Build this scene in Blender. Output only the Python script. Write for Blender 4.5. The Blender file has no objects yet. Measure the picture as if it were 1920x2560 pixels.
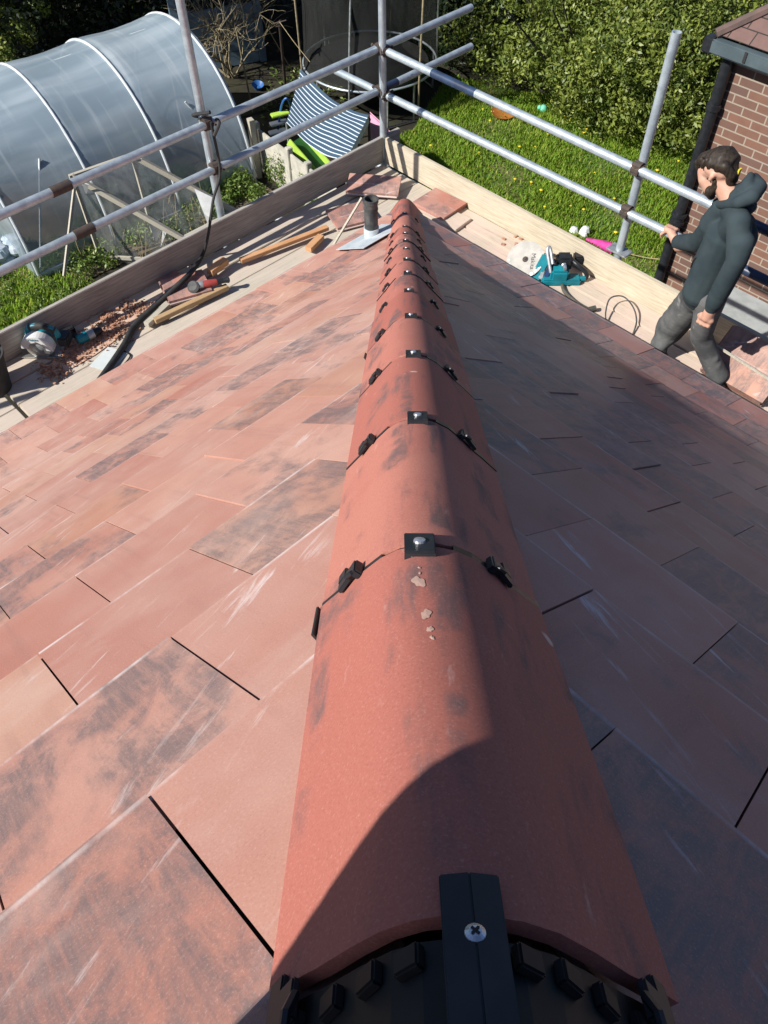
import bpy, bmesh, math, random
import numpy as np
from mathutils import Vector, Matrix
random.seed(7); rng = np.random.default_rng(7)
R = math.radians
scn = bpy.context.scene
col = scn.collection
S = 2 ** -.5
# ------------------------------------------------------------------ camera
F_PX, PITCH, ROLL, YAW = 1998.5, .9273, -.0149, -.0290
CAM = np.array([-.0276, -5.4613, 3.4576])
cp, sp = math.cos(PITCH), math.sin(PITCH)
fw = np.array([math.sin(YAW) * cp, math.cos(YAW) * cp, -sp])
r0 = np.array([math.cos(YAW), -math.sin(YAW), 0.]); u0 = np.cross(r0, fw)
rt = r0 * math.cos(ROLL) + u0 * math.sin(ROLL); up = -r0 * math.sin(ROLL) + u0 * math.cos(ROLL)
cd = bpy.data.cameras.new('camera'); cam = bpy.data.objects.new('camera', cd); col.objects.link(cam)
cd.sensor_width = 36; cd.sensor_fit = 'AUTO'; cd.lens = F_PX / 2560 * 36
cd.clip_start = .01; cd.clip_end = 800
cam.matrix_world = Matrix([[rt[0], up[0], -fw[0], CAM[0]], [rt[1], up[1], -fw[1], CAM[1]], [rt[2], up[2], -fw[2], CAM[2]], [0, 0, 0, 1]])
scn.camera = cam
# ------------------------------------------------------------------ light
SUN = Vector((-1.54 * S, -.82 * S, 1.0)).normalized()
w = bpy.data.worlds.new('World'); scn.world = w; w.use_nodes = True
nt = w.node_tree; nt.nodes.clear()
sky = nt.nodes.new('ShaderNodeTexSky'); sky.sky_type = 'NISHITA'; sky.sun_disc = False
sky.sun_elevation = math.asin(SUN.z); sky.sun_rotation = math.atan2(SUN.x, SUN.y)
bg = nt.nodes.new('ShaderNodeBackground'); bg.inputs[1].default_value = .052
wo = nt.nodes.new('ShaderNodeOutputWorld'); tn = nt.nodes.new('ShaderNodeMix'); tn.data_type = 'RGBA'; tn.blend_type = 'MULTIPLY'; tn.inputs[0].default_value = 1; tn.inputs[7].default_value = (.84, .97, 1.22, 1); nt.links.new(sky.outputs[0], tn.inputs[6]); nt.links.new(tn.outputs[2], bg.inputs[0]); nt.links.new(bg.outputs[0], wo.inputs[0])
sl = bpy.data.lights.new('sun', 'SUN'); sl.energy = 5.0; sl.angle = R(.53); sl.color = (1, .96, .90)
so = bpy.data.objects.new('sun', sl); col.objects.link(so); so.rotation_euler = SUN.to_track_quat('Z', 'Y').to_euler(); so.location = (-20, -20, 30)
scn.view_settings.view_transform = 'Standard'; scn.view_settings.look = 'None'; scn.view_settings.exposure = .5; scn.view_settings.gamma = 1
scn.cycles.max_bounces = 6; scn.cycles.transparent_max_bounces = 16; scn.cycles.diffuse_bounces = 3
scn.cycles.use_denoising = True
# ------------------------------------------------------------------ coordinates: a = outward from the left eaves, b = outward from the right eaves
G = -4.8; ZP = -.212; WA = .843; WB = .595
def W(a, b, z=0): return Vector((S * (b - a), S * (a + b), z))
nA = np.array([-S, S, 0]); nB = np.array([S, S, 0])
def ray(q): return fw + rt * (q[0] - 960) / F_PX - up * (q[1] - 1280) / F_PX
def PZ(q, z): d = ray(q); return Vector(CAM + d * (z - CAM[2]) / d[2])
def PA(q, a): d = ray(q); return Vector(CAM + d * ((nA * a - CAM) @ nA) / (d @ nA))
def PB(q, b): d = ray(q); return Vector(CAM + d * ((nB * b - CAM) @ nB) / (d @ nB))
UP = Vector((0, 0, 1)); DA = W(1, 0); DB = W(0, 1)
# ------------------------------------------------------------------ materials
class NT:
    def __init__(s, name):
        s.m = bpy.data.materials.new(name); s.m.use_nodes = True; s.t = s.m.node_tree; s.t.nodes.clear()
        s.out = s.n('OutputMaterial'); s.p = s.n('BsdfPrincipled'); s.l(s.p.outputs[0], s.out.inputs[0])
    def n(s, t, **k):
        x = s.t.nodes.new('ShaderNode' + t)
        for a, b in k.items(): setattr(x, a, b)
        return x
    def l(s, a, b): s.t.links.new(a, b)
    def put(s, sock, v):
        if hasattr(v, 'links') or hasattr(v, 'is_linked'): s.l(v, sock)
        else: sock.default_value = v
    def coord(s, kind='Object', scale=(1, 1, 1), rot=(0, 0, 0), loc=None):
        c = s.n('TexCoord'); m = s.n('Mapping'); r = s.n('Mapping'); s.l(c.outputs[kind], r.inputs[0]); s.l(r.outputs[0], m.inputs[0])
        m.inputs[3].default_value = scale; r.inputs[2].default_value = rot
        return m.outputs[0]
    def noise(s, vec, scale=5, detail=4, rough=.55, dist=0):
        x = s.n('TexNoise'); s.l(vec, x.inputs[0]); x.inputs['Scale'].default_value = scale; x.inputs['Detail'].default_value = detail
        x.inputs['Roughness'].default_value = rough; x.inputs['Distortion'].default_value = dist; return x.outputs[0]
    def ramp(s, f, lo, hi, a=0., b=1.):
        x = s.n('MapRange'); x.interpolation_type = 'SMOOTHSTEP'; s.l(f, x.inputs[0]); x.inputs[1].default_value = lo; x.inputs[2].default_value = hi
        x.inputs[3].default_value = a; x.inputs[4].default_value = b; return x.outputs[0]
    def math(s, op, a, b=0.):
        x = s.n('Math', operation=op); s.put(x.inputs[0], a); s.put(x.inputs[1], b); return x.outputs[0]
    def mix(s, f, a, b, bt='MIX'):
        x = s.n('Mix', data_type='RGBA', blend_type=bt); s.put(x.inputs[0], f)
        for k, v in ((6, a), (7, b)): s.put(x.inputs[k], (*v, 1) if isinstance(v, tuple) and len(v) == 3 else v)
        return x.outputs[2]
    def bump(s, h, st=.3, d=.01):
        x = s.n('Bump'); x.inputs[0].default_value = st; x.inputs[1].default_value = d; s.l(h, x.inputs[2]); s.l(x.outputs[0], s.p.inputs['Normal'])
    def attr(s, name):
        a = s.n('Attribute'); a.attribute_name = name; q = s.n('SeparateColor'); s.l(a.outputs[0], q.inputs[0]); return q.outputs
    def set(s, **k):
        for a, v in k.items(): s.put(s.p.inputs[a.replace('_', ' ')], v if not (isinstance(v, tuple) and len(v) == 3) else (*v, 1))
        return s.m
def M(name, c1, c2=None, scale=8, rough=.6, metal=0., bump=.15, stretch=(1, 1, 1), rot=0., lo=.35, hi=.65, spec=.4, fine=0):
    t = NT(name); c2 = c2 or tuple(x * .8 for x in c1)
    v = t.coord('Object', stretch, (0, 0, rot))
    n = t.noise(v, scale, 6, .6)
    c = t.mix(t.ramp(n, lo, hi), c1, c2)
    t.l(c, t.p.inputs['Base Color'])
    t.p.inputs['Roughness'].default_value = rough; t.p.inputs['Metallic'].default_value = metal; t.p.inputs['Specular IOR Level'].default_value = spec
    if bump:
        h = n
        if fine: h = t.noise(t.coord('Object'), fine, 3)
        t.bump(h, bump, .004)
    return t.m
GA_ = .2492
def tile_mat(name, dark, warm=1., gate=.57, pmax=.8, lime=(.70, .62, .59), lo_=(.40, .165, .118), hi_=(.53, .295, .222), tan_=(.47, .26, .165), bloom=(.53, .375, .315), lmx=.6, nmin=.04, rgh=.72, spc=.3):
    t = NT(name)
    r, g, b = t.attr('tint')[:3]
    uvn = t.n('UVMap'); uvn.uv_map = 'uv'
    sx = t.n('SeparateXYZ'); t.l(uvn.outputs[0], sx.inputs[0]); u, v = sx.outputs[0], sx.outputs[1]
    def vec(us, vs, ro):   # per-tile shifted coordinates
        c = t.n('CombineXYZ'); t.l(t.math('ADD', t.math('MULTIPLY', u, us), t.math('MULTIPLY', b, 37.)), c.inputs[0])
        t.l(t.math('ADD', t.math('MULTIPLY', v, vs), t.math('MULTIPLY', b, 11.)), c.inputs[1]); t.l(t.math('MULTIPLY', b, ro), c.inputs[2]); return c.outputs[0]
    big = t.noise(t.coord('UV'), 1.1, 4, .6); area0 = t.noise(t.coord('UV'), 1.9, 3)
    base = t.mix(r, lo_, hi_)
    base = t.mix(t.ramp(t.math('FRACT', t.math('MULTIPLY', b, 7.3)), .72, .78, 0, .5), base, tan_)
    base = t.mix(t.ramp(big, .35, .7, 0, .55), base, bloom)          # dusty bloom
    blot = t.noise(vec(6, 5, 3), 1.0, 5, .6)
    base = t.mix(t.ramp(blot, .3, .75, 0, .35), base, (.34, .135, .105))
    pn = t.noise(vec(5.5, 4.2, 9), 1., 5, .62, .3)
    thr = t.math('SUBTRACT', .80, t.math('MULTIPLY', g, gate))
    pat = t.math('SUBTRACT', pn, thr)
    pm = t.ramp(pat, .0, .17, 0, pmax)
    st = t.noise(vec(60, 5, 5), 1., 5, .75); s2 = t.noise(vec(15, 9, 5), 1., 6, .75, .5)
    pm = t.math('MULTIPLY', pm, t.math('MULTIPLY', t.ramp(st, .34, .60, .55, 1), t.ramp(s2, .34, .58, .12, 1)))
    base = t.mix(pm, base, dark)
    base = t.mix(t.math('MULTIPLY', t.ramp(t.noise(vec(30, 1.2, 3), 1., 4, .6), .5, .75, 0, .35), t.ramp(area0, .4, .6)), base, tuple(.5 * (a + b_) for a, b_ in zip(dark, lo_)))
    # pale lime scuffs, long and thin
    cs = t.n('CombineXYZ'); t.l(t.math('ADD', t.math('MULTIPLY', u, 3.2), t.math('MULTIPLY', v, 2.6)), cs.inputs[0]); t.l(t.math('MULTIPLY', t.math('SUBTRACT', v, t.math('MULTIPLY', u, .5)), 24.), cs.inputs[1]); t.l(t.math('MULTIPLY', b, 1.5), cs.inputs[2])
    sc = t.noise(cs.outputs[0], 1., 6, .68, .6)
    area = t.noise(t.coord('UV'), 2.3, 3)
    lm = t.math('MULTIPLY', t.ramp(sc, .585, .70, 0, lmx), t.ramp(area, .42, .58))
    base = t.mix(lm, base, lime)
    nf = t.math('FRACT', t.math('MULTIPLY', v, -1 / (GA_ * 1.284)))
    ns = t.math('MULTIPLY', t.math('MAXIMUM', t.ramp(nf, .008, .034, 1, 0), t.ramp(nf, .99, 1., 0, 1)), t.ramp(t.noise(vec(4, .1, 4), 1.3, 5, .7), .44, .66, nmin, .75))
    base = t.mix(ns, base, lime)
    film = t.math('MULTIPLY', t.ramp(t.noise(vec(3, 4, 2), 1., 5, .7, .3), .45, .72, 0, .45), t.ramp(area, .35, .6))
    base = t.mix(film, base, bloom)
    gr = t.noise(t.coord('UV'), 330, 3, .85)
    base = t.mix(t.ramp(gr, .52, .75, 0, .55), base, t.mix(.55, base, (.70, .52, .45)))
    base = t.mix(t.ramp(gr, .26, .48, .5, 0), base, t.mix(.6, base, (.12, .06, .05)))
    t.l(base, t.p.inputs['Base Color'])
    t.p.inputs['Roughness'].default_value = rgh; t.p.inputs['Specular IOR Level'].default_value = spc
    hb = t.math('ADD', t.math('MULTIPLY', gr, .5), t.math('MULTIPLY', blot, .6)); t.bump(hb, .22, .004)
    return t.m
m_tileL = tile_mat('concrete tile red', (.125, .105, .108))
m_tileR = tile_mat('concrete tile red slate shade tint', (.105, .11, .130), 0.86, .66, .92, (.46, .48, .54), (.285, .112, .094), (.385, .185, .158), (.35, .21, .165), (.38, .29, .29), .85, .22, .5, .5)  # real slate patches; darker, bluer reds also paint in this slope's shade
m_ridge = None
def ridge_mat():
    t = NT('concrete ridge red'); r, g, b = t.attr('tint')[:3]
    v = t.coord('Object', (1, .12, .12)); vb = t.coord('Object')
    n1 = t.noise(v, 26, 5, .6); n2 = t.noise(vb, 7, 5, .65); gr = t.noise(vb, 380, 2, .8); sp_ = t.noise(vb, 17, 2, .5)
    base = t.mix(r, (.35, .108, .080), (.47, .190, .140))
    base = t.mix(t.ramp(n2, .35, .7, 0, .5), base, (.40, .13, .10))
    base = t.mix(t.math('MULTIPLY', t.ramp(n1, .47, .64, 0, .8), t.ramp(n2, .42, .58)), base, (.115, .09, .09))
    base = t.mix(t.ramp(sp_, .735, .79, 0, .9), base, (.68, .52, .44))
    base = t.mix(t.ramp(t.noise(t.coord('Object', (1, .2, .2)), 45, 4, .7), .62, .8, 0, .5), base, (.62, .47, .43))
    base = t.mix(t.ramp(gr, .52, .78, 0, .42), base, t.mix(.5, base, (.70, .46, .38)))
    base = t.mix(t.ramp(gr, .26, .48, .5, 0), base, t.mix(.6, base, (.12, .05, .04)))
    t.l(base, t.p.inputs['Base Color']); t.p.inputs['Roughness'].default_value = .72; t.p.inputs['Specular IOR Level'].default_value = .3
    t.bump(t.math('ADD', gr, t.math('MULTIPLY', n2, .4)), .35, .004); return t.m
m_ridge = ridge_mat()
def board_mat(name, c1, c2, dust, rot, damt=.5):
    t = NT(name); v = t.coord('Object', (1.5, 26, 26), (0, 0, rot)); vb = t.coord('Object')
    g = t.noise(v, 3, 6, .65, .3); n = t.noise(vb, 3.2, 5, .6); k = t.noise(vb, 16, 3)
    base = t.mix(t.ramp(g, .3, .72), c1, c2)
    base = t.mix(t.ramp(n, .35, .68, 0, damt), base, dust)
    base = t.mix(t.ramp(k, .66, .78, 0, .2), base, tuple(x * .45 for x in c2))
    base = t.mix(t.ramp(t.noise(t.coord('Object', (.6, 9, 9), (0, 0, rot)), 4, 5, .7), .58, .72, 0, .5), base, tuple(x * .5 for x in c2))
    t.l(base, t.p.inputs['Base Color']); t.p.inputs['Roughness'].default_value = .85; t.p.inputs['Specular IOR Level'].default_value = .2
    t.bump(g, .35, .004); return t.m
RA, RB = R(-45), R(45)     # grain along the left / right walkway
m_brdA = board_mat('dusty scaffold board', (.52, .46, .37), (.42, .37, .30), (.58, .47, .40), RA)
m_brdB = board_mat('dusty scaffold board pink', (.56, .47, .38), (.46, .38, .30), (.63, .48, .40), RB, .7)
m_toeA = board_mat('grey toe board', (.43, .40, .36), (.22, .205, .185), (.44, .41, .36), RA, .35)
m_toeB = board_mat('pale toe board', (.57, .50, .38), (.36, .31, .225), (.58, .51, .40), RB, .4)
m_batten = board_mat('new softwood batten', (.55, .29, .14), (.46, .23, .10), (.60, .38, .23), RA, .4)
m_oldwood = board_mat('weathered wood', (.48, .44, .36), (.33, .30, .24), (.44, .42, .34), RA)
m_galv = M('galvanised steel', (.52, .59, .63), (.38, .44, .48), 14, .36, .45, .08)
m_galvd = M('dull galvanised steel', (.45, .48, .50), (.30, .31, .31), 18, .5, .6, .1)
m_rust = M('rusty steel', (.105, .072, .056), (.065, .056, .05), 30, .75, .3, .3)
m_blueband = M('dark blue band', (.03, .055, .11), (.02, .03, .06), 10, .4, 0, .05)
m_black = M('black plastic', (.013, .015, .018), (.022, .024, .028), 25, .42, 0, .06)
m_union = M('shade darkened union plastic', (.005, .006, .007), (.009, .010, .011), 20, .6, 0, .05)  # blacker than the other plastic, painting in the photographer's shade
m_blackm = M('matt black rubber', (.02, .02, .021), (.035, .034, .033), 20, .7, 0, .1)
m_screw = M('zinc screw', (.75, .76, .78), (.6, .6, .62), 60, .3, .8, 0)
m_lead = M('grey lead', (.42, .47, .50), (.55, .60, .62), 9, .55, .1, .2)
m_pipe = M('weathered dark pipe', (.035, .04, .042), (.09, .09, .085), 16, .7, 0, .3)
m_teal = M('teal plastic', (.012, .22, .27), (.010, .16, .20), 12, .4, 0, .04)
m_white = M('white plastic', (.74, .75, .74), (.62, .63, .62), 6, .5, 0, .04)
m_metal = M('machined metal', (.55, .55, .53), (.40, .40, .39), 20, .35, .8, .05)
m_discm = M('dusty cutting disc', (.44, .41, .37), (.34, .33, .30), 14, .6, .05, .05)
m_rub = M('clay rubble', (.34, .16, .095), (.46, .28, .19), 40, .9, 0, .3)
m_splash = M('dried mortar', (.60, .40, .31), (.56, .34, .26), 40, .95, 0, .3)
m_red = M('red tool body', (.38, .06, .05), (.30, .05, .045), 14, .5, 0, .05)
m_slate = M('grey plastic sheet', (.52, .56, .55), (.60, .63, .61), 6, .5, 0, .08)
m_soil = M('dark soil', (.018, .015, .010), (.032, .03, .014), 2.2, .95, 0, .6)
m_bed = M('tunnel soil', (.16, .12, .075), (.10, .085, .045), 2.5, .95, 0, .6)
m_lawn = M('lawn', (.07, .12, .02), (.13, .13, .045), 1.1, .95, 0, .6)
m_conc = M('pale concrete', (.50, .47, .39), (.38, .37, .31), 7, .85, 0, .3)
m_bluec = M('blue grey painted concrete', (.16, .23, .28), (.10, .15, .19), 4, .7, 0, .15)
m_hoop = M('white tunnel hoop', (.60, .63, .64), (.50, .54, .55), 6, .4, 0, .03)
m_twig = M('pale twig', (.34, .28, .17), (.20, .17, .10), 20, .8, 0, .2)
m_bark = M('dark bark', (.05, .042, .034), (.025, .022, .018), 9, .9, 0, .5)
m_straw = M('dry stem', (.42, .33, .18), (.30, .24, .13), 20, .8, 0, .1)
m_felt = M('pale felt roof', (.36, .38, .37), (.27, .29, .28), 5, .8, 0, .2)
m_pink = M('pink plastic', (.78, .42, .58), (.70, .36, .52), 6, .5, 0, .03)
m_mag = M('magenta fabric', (.60, .05, .28), (.42, .03, .20), 12, .7, 0, .1)
m_lime = M('lime plastic', (.46, .68, .10), (.38, .58, .08), 6, .45, 0, .03)
m_dgreen = M('dark green plastic', (.03, .14, .04), (.02, .10, .03), 6, .5, 0, .03)
m_bluep = M('blue plastic', (.03, .13, .36), (.025, .10, .28), 6, .45, 0, .03)
m_terra = M('orange brown dish', (.40, .15, .03), (.32, .12, .025), 9, .6, 0, .1)
m_mint = M('mint plastic', (.16, .55, .38), (.12, .48, .33), 9, .5, 0, .03)
m_bag = M('white plastic sacking', (.46, .50, .54), (.30, .38, .44), 9, .6, 0, .4)
m_gut = M('grey painted gutter', (.085, .115, .125), (.065, .09, .10), 6, .5, 0, .05)
m_dish = M('weathered white', (.7, .72, .7), (.55, .58, .56), 6, .6, 0, .05)
m_skin = M('skin', (.56, .33, .24), (.50, .27, .19), 18, .55, 0, .05)
m_hair = M('brown hair', (.014, .010, .007), (.040, .028, .018), 90, .6, 0, .6, (1, 1, .25))
def cloth(name, c1, c2, fs, spots=0):
    t = NT(name); v = t.coord('Object'); n = t.noise(v, 5, 5, .6); f = t.noise(t.coord('Object', (1, 1, 1.6), (.4, .3, .8)), fs, 3, .5, 1.8); w = t.noise(v, 90, 2)
    c = t.mix(t.ramp(n, .35, .68), c1, c2)
    if spots: c = t.mix(t.ramp(t.noise(v, 13, 4), .60, .75, 0, .6), c, (.30, .30, .27))
    t.l(c, t.p.inputs['Base Color']); t.p.inputs['Roughness'].default_value = .92; t.p.inputs['Specular IOR Level'].default_value = .15
    t.bump(t.math('ADD', f, t.math('MULTIPLY', w, .06)), .85, .035); return t.m
m_hood = cloth('charcoal fleece', (.028, .042, .048), (.042, .058, .064), 7)
m_jean = cloth('dusty charcoal trousers', (.058, .060, .062), (.140, .142, .138), 9, 1)
m_boot = M('dark boots', (.03, .03, .03), (.06, .055, .05), 10, .7, 0, .2)
m_yel = M('yellow', (.75, .62, .05), (.70, .55, .04), 9, .6, 0, 0)
def leaf_mat(name, c1, c2, c3, rough=.45, trans=.25):
    t = NT(name); r, g, b = t.attr('tint')[:3]
    c = t.mix(r, c1, c2); c = t.mix(t.ramp(g, .8, .95), c, c3); t.l(c, t.p.inputs['Base Color']); t.p.inputs['Roughness'].default_value = rough
    tr = t.n('BsdfTranslucent'); t.l(c, tr.inputs[0]); mx = t.n('MixShader'); mx.inputs[0].default_value = trans
    t.l(t.p.outputs[0], mx.inputs[1]); t.l(tr.outputs[0], mx.inputs[2]); t.l(mx.outputs[0], t.out.inputs[0]); return t.m
m_laurel = leaf_mat('laurel leaf', (.062, .105, .020), (.225, .275, .045), (.30, .33, .07), .5)
m_ivy = leaf_mat('bluish leaf', (.035, .065, .030), (.075, .11, .045), (.15, .17, .08), .35)
m_yleaf = leaf_mat('yellow green leaf', (.15, .20, .02), (.28, .28, .03), (.36, .33, .05), .5)
m_conif = leaf_mat('dark conifer leaf', (.010, .018, .007), (.022, .035, .011), (.05, .08, .02), .6)
m_weed = leaf_mat('weed leaf', (.09, .16, .025), (.17, .25, .045), (.28, .32, .08), .5)
m_grass = leaf_mat('grass blade', (.19, .35, .03), (.34, .50, .055), (.50, .50, .11), .5, .45)
def film_mat():
    t = NT('polythene film'); uvn = t.n('UVMap'); uvn.uv_map = 'uv'
    def mp(sc, ro):
        m = t.n('Mapping'); t.l(uvn.outputs[0], m.inputs[0]); m.inputs[3].default_value = sc; m.inputs[2].default_value = (0, 0, ro); return m.outputs[0]
    s1 = t.noise(mp((.45, 3.2, 1), .16), 1., 3, .45, .5); s2 = t.noise(t.coord('Object'), .7, 3); s3 = t.noise(mp((6, .5, 1), .3), 1., 3, .5)
    al = t.math('ADD', t.ramp(s1, .3, .8, .66, .78), t.ramp(s2, .3, .7, -.04, .05)); al = t.math('ADD', al, t.ramp(s3, .5, .8, 0, .08))
    sx = t.n('SeparateXYZ'); t.l(uvn.outputs[0], sx.inputs[0])
    al = t.math('ADD', al, t.ramp(sx.outputs[1], .3, 1.9, -.22, .06))
    c = t.mix(t.ramp(s1, .35, .75), (.30, .385, .45), (.42, .50, .55)); c = t.mix(t.math('MULTIPLY', t.ramp(s3, .56, .75), .5), c, (.60, .66, .68))
    t.l(c, t.p.inputs['Base Color']); t.p.inputs['Roughness'].default_value = .32; t.p.inputs['Specular IOR Level'].default_value = .5
    tp = t.n('BsdfTransparent'); mx = t.n('MixShader'); t.l(al, mx.inputs[0]); t.l(tp.outputs[0], mx.inputs[1]); t.l(t.p.outputs[0], mx.inputs[2]); t.l(mx.outputs[0], t.out.inputs[0])
    t.bump(s1, .35, .02); return t.m
m_film = film_mat()
def net_mat(name, c, a):
    t = NT(name); t.set(Base_Color=c, Roughness=.8)
    n = t.noise(t.coord('Object', (1, 1, .3)), 6, 4)
    tp = t.n('BsdfTransparent'); mx = t.n('MixShader'); t.l(t.ramp(n, .3, .7, a - .12, a + .12), mx.inputs[0]); t.l(tp.outputs[0], mx.inputs[1]); t.l(t.p.outputs[0], mx.inputs[2]); t.l(mx.outputs[0], t.out.inputs[0]); return t.m
m_net = net_mat('black safety net', (.014, .016, .014), .62)
m_cage = net_mat('fine wire netting', (.40, .42, .40), .16)
def stripe_mat():
    t = NT('navy and white stripes'); uvn = t.n('UVMap'); uvn.uv_map = 'uv'; sx = t.n('SeparateXYZ'); t.l(uvn.outputs[0], sx.inputs[0])
    f = t.math('FRACT', t.math('MULTIPLY', sx.outputs[1], 13.)); k = t.math('GREATER_THAN', f, .79)
    c = t.mix(k, t.mix(t.noise(t.coord('Object'), 6), (.022, .055, .095), (.035, .075, .12)), (.56, .62, .66)); t.l(c, t.p.inputs['Base Color']); t.p.inputs['Roughness'].default_value = .8; return t.m
m_stripe = stripe_mat()
def brick_mat(name, uvname='uv', scale=1., c1=(.21, .105, .07), c2=(.125, .075, .06), mortar=(.31, .26, .205), bw=.225, bh=.075, mort=.0065, off=.5):
    t = NT(name); uvn = t.n('UVMap'); uvn.uv_map = uvname
    b = t.n('TexBrick'); t.l(uvn.outputs[0], b.inputs[0]); b.offset = off
    b.inputs['Scale'].default_value = scale; b.inputs['Brick Width'].default_value = bw; b.inputs['Row Height'].default_value = bh; b.inputs['Mortar Size'].default_value = mort; b.inputs['Mortar Smooth'].default_value = .15; b.inputs['Bias'].default_value = 0
    b.inputs['Color1'].default_value = (*c1, 1); b.inputs['Color2'].default_value = (*c2, 1); b.inputs['Mortar'].default_value = (*mortar, 1)
    n = t.noise(t.coord('Object'), 9, 5); c = t.mix(t.ramp(n, .3, .7, 0, .4), b.outputs[0], tuple(x * .6 for x in c1)); c = t.mix(b.outputs[1], c, b.outputs[0])
    t.l(c, t.p.inputs['Base Color']); t.p.inputs['Roughness'].default_value = .9
    h = t.math('ADD', t.math('MULTIPLY', t.math('SUBTRACT', 1., b.outputs[1]), 1.), t.math('MULTIPLY', n, .2)); t.bump(h, .6, .008); return t.m
m_brick = brick_mat('red brown brick')
m_oldtile = brick_mat('old brown roof tiles', c1=(.17, .10, .085), c2=(.115, .08, .07), mortar=(.03, .025, .022), bw=.20, bh=.12, mort=.006)
# ------------------------------------------------------------------ mesh helpers
class MB:
    def __init__(s): s.v = []; s.f = []; s.uv = []; s.tint = []
    def add(s, vs, fs, uvs=None, tint=None):
        o = len(s.v); s.v += [tuple(x) for x in vs]; s.f += [tuple(i + o for i in f) for f in fs]
        if uvs is not None: s.uv += uvs
        if tint is not None: s.tint += [tint] * len(fs)
        return s
    def obox(s, c, X, Y, Z, bev=0.):     # half-vectors
        c, X, Y, Z = map(Vector, (c, X, Y, Z))
        if bev:
            lx, ly, lz = X.length, Y.length, Z.length; bev = min(bev, lx * .45, ly * .45, lz * .45)
            bm = bmesh.new(); bmesh.ops.create_cube(bm, size=2)
            for v in bm.verts: v.co = Vector((v.co.x * lx, v.co.y * ly, v.co.z * lz))
            bmesh.ops.bevel(bm, geom=bm.edges[:], offset=bev, segments=2, affect='EDGES')
            Mx = [X.normalized(), Y.normalized(), Z.normalized()]; bm.verts.index_update()
            vs = [c + Mx[0] * v.co.x + Mx[1] * v.co.y + Mx[2] * v.co.z for v in bm.verts]; fs = [[v.index for v in f.verts] for f in bm.faces]; bm.free()
            return s.add(vs, fs)
        vs = [c + X * i + Y * j + Z * k for i in (-1, 1) for j in (-1, 1) for k in (-1, 1)]
        return s.add(vs, [(0, 1, 3, 2), (4, 6, 7, 5), (0, 4, 5, 1), (2, 3, 7, 6), (0, 2, 6, 4), (1, 5, 7, 3)])
    def box(s, c, d, rz=0., bev=0.):
        X = Vector((math.cos(rz), math.sin(rz), 0)) * d[0] / 2; Y = Vector((-math.sin(rz), math.cos(rz), 0)) * d[1] / 2
        return s.obox(c, X, Y, UP * d[2] / 2, bev)
    def beam(s, p, q, wd, h, upv=UP, bev=0.):
        p, q = Vector(p), Vector(q); d = (q - p); X = d / 2; sd = d.cross(upv).normalized(); u = sd.cross(d).normalized()
        return s.obox((p + q) / 2, X, sd * wd / 2, u * h / 2, bev)
    def tube(s, pts, r, n=8, cap=True):
        pts = [Vector(p) for p in pts]; rs = r if isinstance(r, (list, tuple)) else [r] * len(pts)
        t0 = (pts[1] - pts[0]).normalized(); u = t0.orthogonal().normalized(); vs = []; fs = []
        for i, p in enumerate(pts):
            t = (pts[min(i + 1, len(pts) - 1)] - pts[max(i - 1, 0)]).normalized()
            u = (u - t * u.dot(t)); u = u.normalized() if u.length > 1e-6 else t.orthogonal().normalized(); v = t.cross(u)
            for k in range(n):
                a = 2 * math.pi * k / n; vs.append(p + (u * math.cos(a) + v * math.sin(a)) * rs[i])
        for i in range(len(pts) - 1):
            for k in range(n):
                k2 = (k + 1) % n; fs.append((i * n + k, i * n + k2, (i + 1) * n + k2, (i + 1) * n + k))
        if cap: fs.append(tuple(range(n - 1, -1, -1))); fs.append(tuple((len(pts) - 1) * n + k for k in range(n)))
        return s.add(vs, fs)
    def pipe(s, p, q, ro, ri, n=20):     # open pipe with wall
        p, q = Vector(p), Vector(q); t = (q - p).normalized(); u = t.orthogonal().normalized(); v = t.cross(u); vs = []; fs = []
        for (c, r) in ((p, ro), (q, ro), (q, ri), (p, ri)):
            for k in range(n):
                a = 2 * math.pi * k / n; vs.append(c + (u * math.cos(a) + v * math.sin(a)) * r)
        for i in range(4):
            j = (i + 1) % 4
            for k in range(n): k2 = (k + 1) % n; fs.append((i * n + k, i * n + k2, j * n + k2, j * n + k))
        return s.add(vs, fs)
    def lathe(s, c, axis, prof, n=20, u=None):
        c = Vector(c); t = Vector(axis).normalized(); u = u or t.orthogonal().normalized(); v = t.cross(u); vs = []; fs = []
        for (r, h) in prof:
            for k in range(n): a = 2 * math.pi * k / n; vs.append(c + t * h + (u * math.cos(a) + v * math.sin(a)) * max(r, 1e-4))
        for i in range(len(prof) - 1):
            for k in range(n): k2 = (k + 1) % n; fs.append((i * n + k, i * n + k2, (i + 1) * n + k2, (i + 1) * n + k))
        fs.append(tuple(range(n - 1, -1, -1))); fs.append(tuple((len(prof) - 1) * n + k for k in range(n)))
        return s.add(vs, fs)
    def prism(s, poly, n):               # polygon (3-D points) extruded by vector n
        k = len(poly); poly = [Vector(p) for p in poly]; n = Vector(n)
        vs = poly + [p + n for p in poly]
        return s.add(vs, [tuple(range(k - 1, -1, -1)), tuple(range(k, 2 * k))] + [(i, (i + 1) % k, k + (i + 1) % k, k + i) for i in range(k)])
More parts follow.
